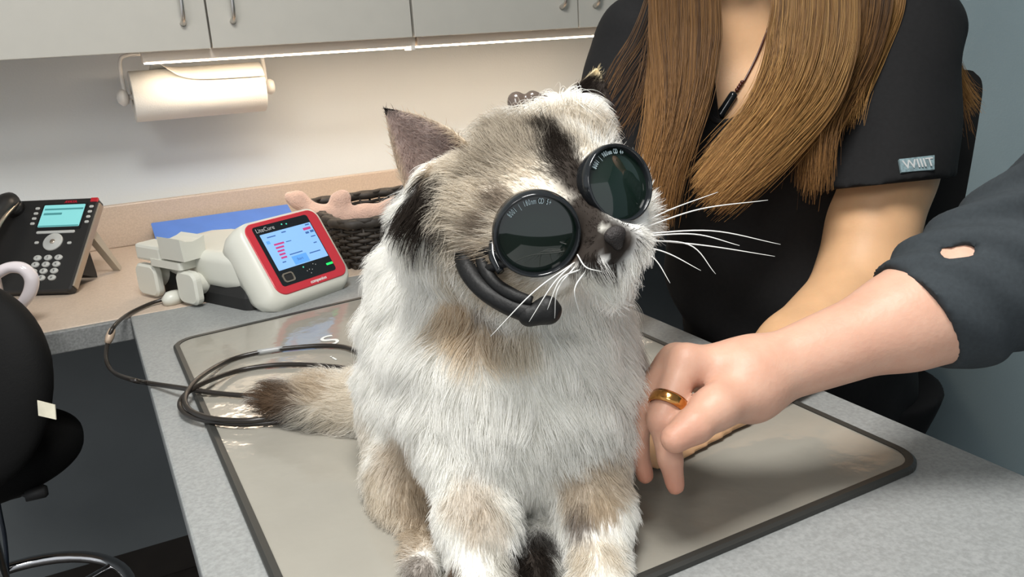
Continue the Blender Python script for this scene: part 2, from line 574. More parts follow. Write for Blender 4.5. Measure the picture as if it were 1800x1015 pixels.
HAIRM = tint_mat('brown_hair', 0.42, 0.22)

# ================================================================== SETTING
WY = 2.24      # back wall
RX = 1.78      # right wall
def struct(name, me, m, parent=None):
    o = link(name, me, m, parent)
    o['kind'] = 'structure'
    return o

struct('floor', box_mesh(-2.2, RX + 0.1, -2.2, WY + 0.1, -0.1, 0.0), FLOORM)
struct('ceiling', box_mesh(-2.2, RX + 0.1, -2.2, WY + 0.1, 2.68, 2.78), CEILM)
struct('wall_back', box_mesh(-2.2, RX, WY, WY + 0.1, 0.0, 2.68), WALL)
struct('wall_right', box_mesh(RX, RX + 0.1, -2.2, WY + 0.1, 0.0, 2.68), WALLR)
bb = onz(320, 940, 0.1)
struct('baseboard_back', box_mesh(-2.2, RX, WY - 0.012, WY, 0.0, 0.105, 0.003), BASEM)
struct('baseboard_right', box_mesh(RX - 0.012, RX, -2.2, WY - 0.012, 0.0, 0.105, 0.003), BASEM)

# ------------------------------------------------------------------ worktops
e = empty('wall_counter', (0.0, 1.9, 0.0), 'beige laminate counter running along the back wall with shade-grey front edge', 'counter')
link('countertop', box_mesh(-1.3, RX - 0.002, 1.58, WY, TOP - 0.034, TOP, 0.002), BEIGE, e)
link('edge_band', box_mesh(-1.3, 0.028, 1.566, 1.5795, TOP - 0.040, TOP - 0.001, 0.002), EDGEM, e)
link('backsplash', box_mesh(-1.3, RX - 0.002, WY - 0.02, WY, TOP, TOP + 0.104, 0.003), BEIGE, e)
link('shade_panel', box_mesh(-1.3, RX - 0.002, WY - 0.016, WY - 0.001, 0.106, TOP - 0.036), mat('painted_shade_grey', (0.22, 0.24, 0.245), 0.6, var=0.06, vscale=6), e)  # added panel, its dark grey stands for the shade under the counter
link('support_panel', box_mesh(1.0, 1.02, 1.62, WY - 0.02, 0.0, TOP - 0.034), CABD, e)

e = empty('exam_table', (0.39, 0.9, 0.0), 'grey speckled laminate exam table top jutting out from the counter', 'table')
link('tabletop', box_mesh(0.028, 0.757, 0.10, 1.5795, TOP - 0.036, TOP, 0.003), GREYLAM, e)
link('pedestal', box_mesh(0.25, 0.55, 0.75, 1.3, 0.0, TOP - 0.036, 0.004), CABD, e)

# ------------------------------------------------------------------ wall cabinets
CABZ, CFY = EYE[2] + 0.016, 1.92
def cabinet(x0, label):
    c = empty('wall_cabinet', (x0, 2.08, CABZ), label, 'cabinet', 'wall cabinets above the counter')
    x1 = x0 + 0.908
    link('body', box_mesh(x0 + 0.001, x1 - 0.001, CFY + 0.021, WY, CABZ + 0.003, 2.15, 0.001), CABD, c)
    for k in range(2):
        a = x0 + 0.002 + k * 0.454; b = a + 0.450
        d = link('door', box_mesh(a, b, CFY, CFY + 0.02, CABZ, 2.15, 0.0012), CAB, c)
        hx = b - 0.048 if k == 0 else a + 0.048
        z0 = CABZ + 0.052
        path = catmull([(hx, CFY, z0), (hx, CFY - 0.022, z0 + 0.012), (hx, CFY - 0.030, z0 + 0.05), (hx, CFY - 0.022, z0 + 0.088), (hx, CFY, z0 + 0.10)], 6)
        link('handle', tube_mesh(path, [0.0065, 0.0045, 0.004, 0.0045, 0.0065], 10), NICKEL, d)
    return c
cabinet(-1.075, 'pale grey two-door wall cabinet left of the paper towel roll')
cabinet(-0.165, 'pale grey two-door wall cabinet directly above the paper towel roll')
cabinet(0.745, 'pale grey two-door wall cabinet beside the woman with long hair')

# under-cabinet lights
def strip_light(x0, x1, label):
    s = empty('strip_light', ((x0 + x1) / 2, 1.97, CABZ), label, 'light', 'under-cabinet strip lights')
    link('housing', box_mesh(x0, x1, 1.945, 1.985, CABZ - 0.021, CABZ + 0.0025, 0.002), RAILM, s)
    link('diffuser', box_mesh(x0 + 0.004, x1 - 0.004, 1.9455, 1.986, CABZ - 0.0245, CABZ - 0.0205, 0.002), LEDM, s)
    link('clip', box_mesh(x1 - 0.014, x1 - 0.002, 1.942, 1.988, CABZ - 0.030, CABZ - 0.018, 0.002), WHITEWIRE, s)
strip_light(0.152, 0.757, 'warm glowing strip light under the cabinet over the paper towels')
strip_light(0.762, 1.45, 'warm glowing strip light under the cabinet beside the woman')

# ------------------------------------------------------------------ paper towel holder + roll
RC = np.array([0.0, 2.095, EYE[2] - 0.077]); RR = 0.056
RX0, RX1 = 0.128, 0.415
e = empty('paper_towel_holder', (0.27, RC[1], CABZ), 'white wire paper towel holder hung under the wall cabinet', 'holder')
link('bracket', tube_mesh(catmull([(RX0 - 0.012, RC[1], RC[2]), (RX0 - 0.014, RC[1] - 0.004, RC[2] + 0.05), (RX0 - 0.010, RC[1] - 0.006, CABZ - 0.012), (RX0 + 0.006, RC[1] - 0.006, CABZ - 0.003), (RX0 + 0.05, RC[1] - 0.006, CABZ - 0.002)], 8), 0.0045, 10), WHITEWIRE, e)
link('bracket', tube_mesh(catmull([(RX1 + 0.010, RC[1], RC[2]), (RX1 + 0.010, RC[1] - 0.004, RC[2] + 0.05), (RX1 + 0.006, RC[1] - 0.006, CABZ - 0.012), (RX1 - 0.008, RC[1] - 0.006, CABZ - 0.003), (RX1 - 0.05, RC[1] - 0.006, CABZ - 0.002)], 8), 0.0045, 10), WHITEWIRE, e)
fm = frame((0, RC[1], RC[2]), (0, 1, 0), (0, 0, 1), (1, 0, 0))
link('rod', lathe_mesh([(0, RX0 - 0.03), (0.006, RX0 - 0.03), (0.006, RX1 + 0.03), (0, RX1 + 0.03)], 16, fm), WHITEWIRE, e)
for xk in (RX0 - 0.018, RX1 + 0.018):
    link('end_knob', lathe_mesh([(0, -0.014), (0.010, -0.012), (0.018, -0.004), (0.019, 0.002), (0.014, 0.010), (0, 0.013)], 20, frame((xk, RC[1], RC[2]), (0, 1, 0), (0, 0, 1), (1, 0, 0))), WHITEWIRE, e)
e = empty('paper_towel_roll', (0.27, RC[1], RC[2]), 'white paper towel roll hanging under the wall cabinet', 'paper towels')
link('roll', lathe_mesh([(0.019, RX0), (RR - 0.001, RX0), (RR, RX0 + 0.001), (RR, RX1 - 0.001), (RR - 0.001, RX1), (0.019, RX1), (0.019, RX0)], 48, fm), PAPER, e)
link('core', lathe_mesh([(0.0185, RX0 + 0.001), (0.0185, RX1 - 0.001), (0.0165, RX1 - 0.001), (0.0165, RX0 + 0.001), (0.0185, RX0 + 0.001)], 24, fm), mat('brown_card_core', (0.35, 0.24, 0.15), 0.9), e)
V, Fc = [], []
NU, NV = 40, 14
for i in range(NU + 1):
    u = i / NU; x = RX0 + 0.001 + u * (RX1 - RX0 - 0.002)
    endang = math.radians(92 + 62 * (1 - math.exp(-max(0, u - 0.16) * 9)) * (0.3 if u < 0.16 else 1) - (0 if u > 0.16 else 60))
    lift = 0.016 * math.exp(-((u - 0.22) / 0.11) ** 2)
    for j in range(NV + 1):
        a = math.radians(60) + (endang - math.radians(60)) * j / NV
        # angle from +Y over the top (+Z) to the front (-Y)
        r = RR + 0.0012 + (0.0045 + lift) * (j / NV) ** 2
        V.append((x, RC[1] + math.cos(a) * r, RC[2] + math.sin(a) * r))
for i in range(NU):
    for j in range(NV):
        Fc.append((i * (NV + 1) + j, (i + 1) * (NV + 1) + j, (i + 1) * (NV + 1) + j + 1, i * (NV + 1) + j + 1))
o = link('loose_sheet', mesh_from('sheet', V, Fc), PAPER, e)
md = o.modifiers.new('thick', 'SOLIDIFY'); md.thickness = 0.0006

# ------------------------------------------------------------------ rubber mat on the table
mo = onz(297, 605, MATZ); mA = onz(300, 600, MATZ); mB = onz(868, 468, MATZ); mC = onz(1612, 815, MATZ)
ux = unit(mB - mA); ux[2] = 0; ux = unit(ux)
MU0, MU1, MV0, MV1 = 0.075, 0.697, 0.475, 1.385
e = empty('table_mat', (0.38, 0.93, TOP), 'large glossy grey rubber mat with black rim lying on the exam table', 'mat')
mat_frame = Matrix.Identity(4)
mD = np.array([0.080, 0.476, 0]); mCc = np.array([0.702, 0.484, 0])
ML, MD = float(np.linalg.norm(mB - mA)), 0.915
def lay(me):
    # the soft mat lies slightly out of square: its outline is pulled to four corners
    for v in me.vertices:
        a, b = v.co.x / ML, -v.co.y / MD
        p = (mA * (1 - a) + mB * a) * (1 - b) + (mD * (1 - a) + mCc * a) * b
        v.co = Vector((p[0], p[1], TOP + v.co.z))
    return me
L0 = rr_loop(0, ML, -MD, 0, 0.035, 8); L1 = rr_loop(0.009, ML - 0.009, -MD + 0.009, -0.009, 0.028, 8)
link('mat_surface', lay(loft_mesh([[(x, y, 0.0012) for x, y in L1], [(x, y, 0.0052) for x, y in L1]])), MATTOP, e)
rim = [[(x, y, 0.0006) for x, y in L0], [(x, y, 0.005) for x, y in L0]]
Lm = rr_loop(0.003, ML - 0.003, -MD + 0.003, -0.003, 0.032, 8); Ln = rr_loop(0.0095, ML - 0.0095, -MD + 0.0095, -0.0095, 0.0275, 8)
rim += [[(x, y, 0.0072) for x, y in Lm], [(x, y, 0.0066) for x, y in Ln], [(x, y, 0.0008) for x, y in Ln], [(x, y, 0.0006) for x, y in L0]]
link('mat_rim', lay(loft_mesh(rim, cap=False)), MATEDGE, e)
s0 = onz(573, 610, MATZ); sx = unit(onz(640, 588, MATZ) - s0); sy = np.array([-sx[1], sx[0], 0])
link('lettering', text_mesh('S', 0.062, frame(s0 + np.array([0, 0, 0.0001]), sx, sy, (0, 0, 1)), 0.00015, 0.25), WHITEINK, e)
s1 = onz(588, 634, MATZ)
link('lettering', text_mesh('i', 0.03, frame(s1 + np.array([0, 0, 0.0001]), sx, sy, (0, 0, 1)), 0.00015, 0.1), WHITEINK, e)

# ================================================================== DESK PHONE
ph_yaw, ph_tilt = -0.5754, -0.7895
pu = np.array([math.cos(ph_yaw), math.sin(ph_yaw), 0])
pb = np.array([-math.sin(ph_yaw), math.cos(ph_yaw), 0])      # away from the viewer
pv = np.cos(ph_tilt) * np.array([0, 0, 1.0]) + np.sin(-ph_tilt) * pb
pn = np.cross(pu, pv)
po = np.array([-0.1493, 1.8593, TOP + 0.012])
e = empty('desk_phone', (po[0], po[1], TOP), 'black desk phone with teal screen and round grey keys on the counter', 'phone')
PF = frame(po, pu, pv, pn)
def on_phone(name, me, m, parent=e): return link(name, xform(me, PF), m, parent)
hw, PL = 0.101, 0.2212
on_phone('body', plate_mesh(-hw, hw, 0.0, PL, 0.010, -0.020, 0.0, 0.003), BLACKP)
on_phone('side_trim', box_mesh(hw - 0.001, hw + 0.003, 0.012, PL - 0.012, -0.019, -0.003, 0.001), SILVER)
on_phone('message_light', box_mesh(hw - 0.016, hw - 0.001, PL - 0.012, PL - 0.002, -0.004, 0.0022, 0.001), mat('red_lamp_cap', (0.45, 0.02, 0.03), 0.3))
on_phone('emblem', text_mesh('AVAYA', 0.0085, Matrix.Translation((0.028, PL - 0.0125, 0.0006)), 0.0003, bold=0.0003), REDINK)
on_phone('screen_bezel', plate_mesh(-0.018, 0.081, 0.144, 0.208, 0.003, -0.001, 0.0012), BLACKG)
scr = on_phone('screen', plate_mesh(-0.0136, 0.077, 0.1498, 0.2039, 0.002, 0.0005, 0.0018), SCREENC)
for (a, b, c, d) in ((-0.010, 0.075, 0.191, 0.195), (-0.009, 0.031, 0.179, 0.184), (-0.0125, 0.076, 0.1505, 0.153)):
    on_phone('screen_line', box_mesh(a, b, c, d, 0.0017, 0.0021), INKT, scr)
on_phone('softkey_bar', plate_mesh(-0.012, 0.072, 0.134, 0.1405, 0.003, -0.001, 0.0025, 0.001), GREYKEY)
for k in range(4):
    y = 0.160 + k * 0.0125
    on_phone('line_key', plate_mesh(-0.033, -0.0235, y - 0.003, y + 0.003, 0.0025, -0.001, 0.002, 0.0008), GREYKEY)
    on_phone('line_key', plate_mesh(0.0865, 0.0955, y - 0.003, y + 0.003, 0.0025, -0.001, 0.002, 0.0008), GREYKEY)
nav = on_phone('navigation_pad', lathe_mesh([(0, 0.0035), (0.006, 0.0035), (0.0065, 0.0028), (0.0185, 0.0042), (0.0205, 0.003), (0.0205, -0.001), (0, -0.001)], 32, Matrix.Translation((0.032, 0.113, 0))), GREYKEY)
on_phone('ok_key', lathe_mesh([(0, 0.0048), (0.005, 0.0046), (0.0056, 0.003)], 20, Matrix.Translation((0.032, 0.113, 0))), SILVER, nav)
for (x, y) in ((-0.004, 0.113), (0.068, 0.110)):
    on_phone('side_key', plate_mesh(x - 0.0045, x + 0.0045, y - 0.003, y + 0.003, 0.0025, -0.001, 0.002, 0.0008), GREYKEY)
labels = ['1', '2', '3', '4', '5', '6', '7', '8', '9', '*', '0', '#']
for r_ in range(4):
    for c_ in range(3):
        x, y = 0.010 + c_ * 0.0225, 0.076 - r_ * 0.0155
        kk = on_phone('number_key', lathe_mesh([(0, 0.0035), (0.007, 0.0033), (0.0082, 0.0022), (0.0085, -0.001)], 20, Matrix.Translation((x, y, 0)), (1, 0.76)), GREYKEY)
        on_phone('key_digit', text_mesh(labels[r_ * 3 + c_], 0.0075, Matrix.Translation((x, y - 0.0027, 0.0036)), 0.0001, align='CENTER'), BLACKM, kk)
# handset on the left
hs = on_phone('handset', tube_mesh(catmull([(-0.078, 0.206, 0.018), (-0.078, 0.19, 0.030), (-0.079, 0.15, 0.040), (-0.080, 0.11, 0.042), (-0.079, 0.07, 0.040), (-0.078, 0.03, 0.030), (-0.078, 0.012, 0.018)], 6), [0.020, 0.0215, 0.0165, 0.0155, 0.0165, 0.0215, 0.020], 16), BLACKP)
on_phone('handset_trim', tube_mesh(catmull([(-0.0595, 0.20, 0.022), (-0.0615, 0.15, 0.040), (-0.0645, 0.11, 0.043), (-0.0615, 0.07, 0.040), (-0.0595, 0.02, 0.022)], 6), [0.003, 0.0042, 0.0042, 0.0042, 0.003], 8), SILVER, hs)
on_phone('earpiece', lathe_mesh([(0, 0), (0.019, 0), (0.020, 0.016), (0.016, 0.02), (0, 0.02)], 20, Matrix.Translation((-0.077, 0.197, 0.0))), BLACKP, hs)
on_phone('mouthpiece', lathe_mesh([(0, 0), (0.019, 0), (0.020, 0.016), (0.016, 0.02), (0, 0.02)], 20, Matrix.Translation((-0.077, 0.022, 0.0))), BLACKP, hs)
# easel stand: two pale legs and a dark web reaching back
pt = po + pv * 0.135 - pn * 0.02
for su in (hw - 0.012, -hw + 0.03):
    a = po + pu * su + pv * 0.150 - pn * 0.018
    f = po + pu * (su + 0.004) + pb * 0.185; f[2] = TOP + 0.005
    nn = unit(np.cross(f - a, pu))
    L = []
    for p, ww in ((a, 0.012), (f, 0.006)):
        L.append([p + pu * 0.008 + nn * ww, p - pu * 0.008 + nn * ww, p - pu * 0.008 - nn * ww * 0.6, p + pu * 0.008 - nn * ww * 0.6])
    link('stand_leg', loft_mesh(L), mat('pale_grey_stand', (0.42, 0.38, 0.31), 0.5), e)
a0 = po + pv * 0.05 - pn * 0.02; f0 = po + pb * 0.12; f0[2] = TOP + 0.004
webL = []
for su in (-hw + 0.035, hw - 0.016):
    webL.append([a0 + pu * su, po + pv * 0.13 - pn * 0.02 + pu * su, f0 + pu * su + np.array([0, 0, 0.012]), f0 + pu * su])
link('stand_web', loft_mesh(webL), BLACKM, e)

# ================================================================== WHITE MUG (mostly out of frame)
mc = np.array([-0.203, 1.66, TOP])
e = empty('mug', mc, 'white mug at the left edge with looped handle in front of desk phone', 'mug')
mf = Matrix.Translation(mc)
link('body', lathe_mesh([(0, 0.001), (0.040, 0.001), (0.043, 0.004), (0.044, 0.115), (0.0445, 0.117), (0.0415, 0.117), (0.040, 0.112), (0.039, 0.008), (0, 0.008)], 36, mf), CERAM, e)
hd = unit([0.93, -0.36, 0])
hp = [mc + hd * a + np.array([0, 0, b]) for a, b in ((0.041, 0.098), (0.066, 0.108), (0.088, 0.104), (0.098, 0.086), (0.090, 0.062), (0.070, 0.040), (0.041, 0.022))]
link('handle', tube_mesh(catmull(hp, 8), [0.010, 0.0095, 0.011, 0.012, 0.011, 0.0095, 0.010], 14), CERAM, e)

# ================================================================== LASER THERAPY UNIT
la = 0.4722; lt = 0.585
lu = np.array([math.cos(la), math.sin(la), 0]); lw = np.array([math.sin(la), -math.cos(la), 0]); lz = np.array([0, 0, 1.0])
lo_ = np.array([0.329, 1.4525, TOP])
e = empty('laser_unit', lo_, 'off-white therapy laser unit with red screen bezel standing behind the mat', 'laser unit')
LF = frame(lo_, lu, -lw, lz)                     # local x = right, y = back, z = up (world of the box body)
ln = math.cos(lt) * lw + math.sin(lt) * lz; lv = -math.sin(lt) * lw + math.cos(lt) * lz
FF = frame(lo_ + np.array([0, 0, 0.010]), lu, lv, ln)   # the tilted face
def on_face(name, me, m, parent=e): return link(name, xform(me, FF), m, parent)
def on_unit(name, me, m, parent=e): return link(name, xform(me, LF), m, parent)
hl = []
for (x0, x1, y0, y1, r, z) in ((-0.086, 0.090, 0.022, 0.163, 0.03, -0.062), (-0.091, 0.098, 0.004, 0.168, 0.03, -0.040), (-0.088, 0.1005, -0.002, 0.169, 0.028, -0.018), (-0.078, 0.103, 0.006, 0.168, 0.026, -0.004), (-0.0725, 0.1025, 0.014, 0.1665, 0.024, 0.0)):
    hl.append([(x, y, z) for x, y in rr_loop(x0, x1, y0, y1, r, 8)])
head = on_face('screen_housing', loft_mesh(hl, smooth=True), WHITEP)
on_face('red_bezel', plate_mesh(-0.0675, 0.0985, 0.0200, 0.163, 0.020, -0.002, 0.0022, 0.0012), REDP, head)
on_face('glass_panel', plate_mesh(-0.052, 0.0745, 0.0345, 0.1545, 0.006, 0.001, 0.0028), BLACKG, head)
scr = on_face('touch_screen', plate_mesh(-0.0435, 0.0725, 0.0645, 0.1375, 0.001, 0.002, 0.0032), SCREENB)
def sbox(a, b, c, d, m): on_face('screen_mark', box_mesh(a, b, c, d, 0.0031, 0.0034), m, scr)
for k in range(5):
    sbox(-0.026, -0.026 + 0.013 + 0.0006 * k * k, 0.084 + k * 0.0068, 0.0875 + k * 0.0068, INKM)
sbox(-0.005, 0.029, 0.066, 0.083, INKL)
sbox(-0.0055, 0.024, 0.0865, 0.0885, INKB); sbox(0.036, 0.062, 0.0785, 0.0805, INKB)
sbox(0.050, 0.068, 0.1245, 0.1295, INKM); sbox(0.051, 0.059, 0.117, 0.121, INKB); sbox(0.0625, 0.071, 0.1175, 0.122, INKB)
sbox(0.059, 0.0685, 0.133, 0.1355, INKB); sbox(0.058, 0.069, 0.1085, 0.1105, INKB); sbox(0.0565, 0.064, 0.0955, 0.0975, INKB)
sbox(-0.032, -0.013, 0.1285, 0.1305, INKB); sbox(0.002, 0.012, 0.131, 0.1332, INKB); sbox(0.001, 0.013, 0.112, 0.1135, INKB)
sbox(-0.0385, -0.031, 0.117, 0.123, INKL); sbox(-0.028, -0.020, 0.0765, 0.0785, INKB)
on_face('start_label', text_mesh('Start', 0.0072, Matrix.Translation((0.004, 0.073, 0.0035)), 0.0001), INKB, scr)
on_face('maker_lettering', text_mesh('LiteCure', 0.0115, Matrix.Translation((-0.047, 0.1425, 0.0029)), 0.0001), GREYINK, head)
on_face('lower_lettering', text_mesh('companion', 0.0085, Matrix.Translation((0.006, 0.0245, 0.0025)), 0.0001, shear=0.2, bold=0.0002), WHITEINK, head)
on_face('status_light', box_mesh(0.0585, 0.0735, 0.0475, 0.0515, 0.0027, 0.0034, 0.0003), GREENL, head)
for (x, y) in ((0.012, 0.1475), (0.022, 0.146), (0.008, 0.058)):
    on_face('indicator', lathe_mesh([(0, 0.0034), (0.0014, 0.0032), (0.0016, 0.0026)], 12, Matrix.Translation((x, y, 0))), TEALL, head)
for (x, y) in ((0.012, 0.049), (0.018, 0.0505), (0.024, 0.049), (0.018, 0.043), (0.031, 0.0585), (0.036, 0.056)):
    on_face('touch_icon', lathe_mesh([(0, 0.0031), (0.0009, 0.003), (0.001, 0.0026)], 8, Matrix.Translation((x, y, 0))), GREYINK, head)
kf = on_face('key_frame', loft_mesh([[(x, y, 0.0026) for x, y in rr_loop(-0.0435, -0.0195, 0.0395, 0.0575, 0.005)], [(x, y, 0.0042) for x, y in rr_loop(-0.0435, -0.0195, 0.0395, 0.0575, 0.005)],
    [(x, y, 0.0042) for x, y in rr_loop(-0.0410, -0.022, 0.0420, 0.0550, 0.004)], [(x, y, 0.0026) for x, y in rr_loop(-0.0410, -0.022, 0.0420, 0.0550, 0.004)]], cap=False), SILVER, head)
on_face('key_hole', plate_mesh(-0.040, -0.023, 0.043, 0.054, 0.003, 0.0026, 0.0033), BLACKM, head)
# body behind, its dark base, posts, cable flanges and the handpiece cradle
bl = []
for (y, x0, x1, z0, z1, r) in ((0.066, -0.080, 0.080, 0.035, 0.070, 0.012), (0.088, -0.088, 0.083, 0.030, 0.100, 0.02), (0.13, -0.096, 0.084, 0.03, 0.100, 0.02), (0.22, -0.096, 0.082, 0.03, 0.098, 0.02), (0.30, -0.088, 0.075, 0.032, 0.098, 0.02), (0.345, -0.078, 0.065, 0.04, 0.094, 0.02), (0.355, -0.066, 0.055, 0.05, 0.085, 0.015)):
    bl.append([(x, y, z) for x, z in rr_loop(x0, x1, z0, z1, r, 6)])
body = on_unit('body', loft_mesh(bl, smooth=True), WHITEP)
bs = []
for (z, g) in ((0.001, 0.0), (0.022, 0.0), (0.045, -0.008)):
    bs.append([(x, y, z) for x, y in rr_loop(-0.094 - g, 0.076 + g, 0.062 - g * 0.2, 0.335 + g, 0.02, 5)])
on_unit('base', loft_mesh(bs), BLACKM)
def flange(yc, hy, label):
    fl = on_unit('cable_flange', loft_mesh([[(x, y, z) for y, z in L] for x, L in (
        (-0.112, rr_loop(yc - hy, yc + hy, 0.004, 0.066, 0.016, 6)), (-0.122, rr_loop(yc - hy, yc + hy, 0.004, 0.066, 0.016, 6)), (-0.126, rr_loop(yc - hy + 0.004, yc + hy - 0.004, 0.008, 0.062, 0.013, 6)))]), WHITEP)
    on_unit('post', lathe_mesh([(0.020, 0.0), (0.021, 0.03), (0.026, 0.045), (0, 0.045)], 20, frame((-0.114, yc, 0.037), (0, 1, 0), (0, 0, 1), (1, 0, 0))), WHITEP, fl)
flange(0.197, 0.030, ''); flange(0.325, 0.034, '')
on_unit('foot', lathe_mesh([(0, 0.0), (0.014, 0.0), (0.016, 0.012), (0.009, 0.022), (0, 0.024)], 20, frame((-0.125, 0.245, TOP * 0 + 0.001), (1, 0, 0), (0, 1, 0), (0, 0, 1)), (1.4, 1)), WHITEP)
cr = on_unit('handpiece_cradle', loft_mesh([[(x, y, z) for x, y in rr_loop(-0.128, -0.086, 0.20, 0.30, 0.008, 4)] for z in (0.068, 0.082)]), WHITEP)
ul = []
for (y, g) in ((0.185, 0.0), (0.255, 0.0)):
    ul.append([(-0.128, y, 0.086), (-0.082, y, 0.086), (-0.080, y, 0.126), (-0.090, y, 0.122), (-0.105, y, 0.119), (-0.120, y, 0.122), (-0.131, y, 0.128)])
on_unit('saddle', loft_mesh(ul), WHITEP, cr)
on_unit('saddle_back', box_mesh(-0.126, -0.080, 0.262, 0.345, 0.074, 0.106, 0.006), WHITEP, cr)

# ------------------------------------------------------------------ laser fibre cable
MZ = MATZ + 0.004
def pz(px, py, z=MZ): return onz(px, py, z)
wire = [lo_ + lu * -0.09 - lw * 0.25 + lz * 0.03, pz(300, 521, TOP + 0.012), pz(262, 535, TOP + 0.006), pz(225, 553, TOP + 0.006), pz(200, 575, TOP + 0.012), at(189, 604, 1.39), at(187, 633, 1.36), at(200, 655, 1.32), pz(232, 668, TOP + 0.02), pz(262, 674, TOP + 0.006), pz(322, 683, MZ + 0.005),
        pz(385, 692), pz(450, 696), pz(520, 690), pz(590, 668), pz(612, 650), pz(575, 644), pz(520, 641), pz(470, 643), pz(415, 653), pz(362, 672, MZ + 0.008), pz(328, 692, MZ + 0.006), pz(316, 712), pz(330, 730),
        pz(375, 742), pz(430, 746), pz(500, 740), pz(560, 722), pz(640, 690), pz(655, 640), pz(620, 615), pz(580, 608), pz(520, 611), pz(455, 620), pz(400, 635), pz(350, 665, MZ + 0.010), pz(326, 697, MZ + 0.010), pz(335, 722, MZ + 0.006), pz(380, 737, MZ + 0.006), pz(450, 739, MZ + 0.006), pz(520, 728), pz(580, 700)]
e = empty('fibre_cable', pz(380, 700, MATZ), 'dark fibre cable coiled on the mat and looping off the left table edge', 'cable')
link('cable', tube_mesh(catmull(wire, 7), 0.0034, 10), CORDM, e)
p0, p1 = pz(453, 620, MZ), pz(497, 613, MZ)
link('clear_sleeve', tube_mesh(np.array([p0 + (p1 - p0) * t for t in np.linspace(0, 1, 6)]), 0.0042, 10), CLEARP, e)
q0, q1 = at(198, 578, 1.395), at(189, 604, 1.39)
link('strain_relief', tube_mesh(np.array([q0 + (q1 - q0) * t for t in np.linspace(0, 1, 5)]), [0.0048, 0.0068, 0.0068, 0.0048], 12), mat('bronze_connector', (0.50, 0.38, 0.28), 0.3, metal=0.25), e)

# ------------------------------------------------------------------ blue folder leaning on the backsplash
e0 = np.array([0.125, 2.085, TOP + 0.002]); e1 = np.array([0.455, 2.085, TOP + 0.002])
tilt = unit(np.array([0.0, 0.125, 0.048])); nrm = np.cross((1, 0, 0), tilt)
fo = empty('blue_folder', (0.29, 2.09, TOP), 'blue card folder leaning on the backsplash behind the laser unit', 'folder')
FO = frame(e0, (1, 0, 0), tilt, nrm)
link('cover', xform(plate_mesh(0, 0.335, 0, 0.128, 0.004, 0.003, 0.0045), FO), BLUE, fo)
link('back_cover', xform(plate_mesh(0.002, 0.333, 0, 0.126, 0.004, -0.001, 0.0005), FO), BLUE, fo)
link('papers', xform(plate_mesh(0.006, 0.329, 0.002, 0.123, 0.003, 0.0005, 0.003), FO), PAPER, fo)

# ------------------------------------------------------------------ wicker basket
BX0, BX1, BY0, BY1, BH = 0.445, 0.86, 1.61, 1.90, 0.098
e = empty('wicker_basket', (0.7, 1.95, TOP), 'dark woven wicker basket on the counter behind the cat', 'basket')
link('basket_base', box_mesh(BX0 + 0.01, BX1 - 0.01, BY0 + 0.01, BY1 - 0.01, TOP + 0.001, TOP + 0.010, 0.003), WICKER, e)
def ring(z, off, wob, ph, n=150):
    L = rr_loop(BX0 - off, BX1 + off, BY0 - off, BY1 + off, 0.05, 8)
    L = np.array([(x, y, z) for x, y in L]); L = np.vstack([L, L[:1]])
    s = np.r_[0, np.cumsum(np.linalg.norm(np.diff(L, axis=0), axis=1))]
    t = np.linspace(0, s[-1], n, endpoint=False)
    P = np.stack([np.interp(t, s, L[:, i]) for i in range(3)], 1)
    T = np.roll(P, -1, 0) - np.roll(P, 1, 0); N = np.stack([T[:, 1], -T[:, 0], 0 * T[:, 0]], 1); N /= np.linalg.norm(N, axis=1)[:, None]
    return P + N * (wob * np.cos(np.arange(n) * math.pi / 2.5 + ph))[:, None]
bm_all_v, bm_all_f = [], []
nrow = 11
for r_ in range(nrow):
    z = TOP + 0.012 + r_ * (BH - 0.02) / nrow
    m_ = tube_mesh(ring(z, 0.012 * r_ / nrow, 0.0045, math.pi * (r_ % 2)), 0.0038, 5, closed=True)
    link('weaver', m_, WICKER, e)
for q in range(60):
    L = ring(TOP, 0.0, 0, 0, 60)[q]
    L1_ = ring(TOP + BH, 0.013, 0, 0, 60)[q]; L1_[2] = TOP + BH
    link('stake', tube_mesh(np.array([L, L1_]), 0.0028, 5), WICKER, e)
link('basket_rim', tube_mesh(ring(TOP + BH, 0.014, 0.004, 0), 0.010, 8, closed=True), WICKER, e)
link('basket_rim', tube_mesh(ring(TOP + BH + 0.006, 0.014, 0.005, 1.6), 0.006, 6, closed=True), WICKER, e)

# ------------------------------------------------------------------ plush rabbit lying over the basket
bd = 1.80
bp = lambda x, y, d=bd: at(x, y, d)
V, Q = sdf_mesh([
    ell(bp(572, 382), (0.046, 0.034, 0.028), [right, fwd, down]),
    (cone(bp(556, 372), bp(524, 352), 0.014, 0.019), 0.012), (cone(bp(524, 352), bp(510, 347), 0.019, 0.013), 0.01),
    (cone(bp(588, 378), bp(598, 354), 0.015, 0.021), 0.010), (cone(bp(598, 354), bp(604, 346), 0.021, 0.015), 0.01),
    cone(bp(585, 390), bp(640, 378), 0.018, 0.020), cone(bp(640, 378), bp(700, 369), 0.020, 0.022),
    (cone(bp(600, 385), bp(632, 388), 0.016, 0.018), 0.01), (cone(bp(690, 365), bp(740, 375), 0.022, 0.022), 0.012),
], 0.005, 0.02)
o = link('plush_rabbit', vq_mesh('plush', smooth_verts(V, Q, 2), Q), PLUSH)
tag(o, 'peach plush rabbit toy with floppy ears draped over the wicker basket', 'toy')

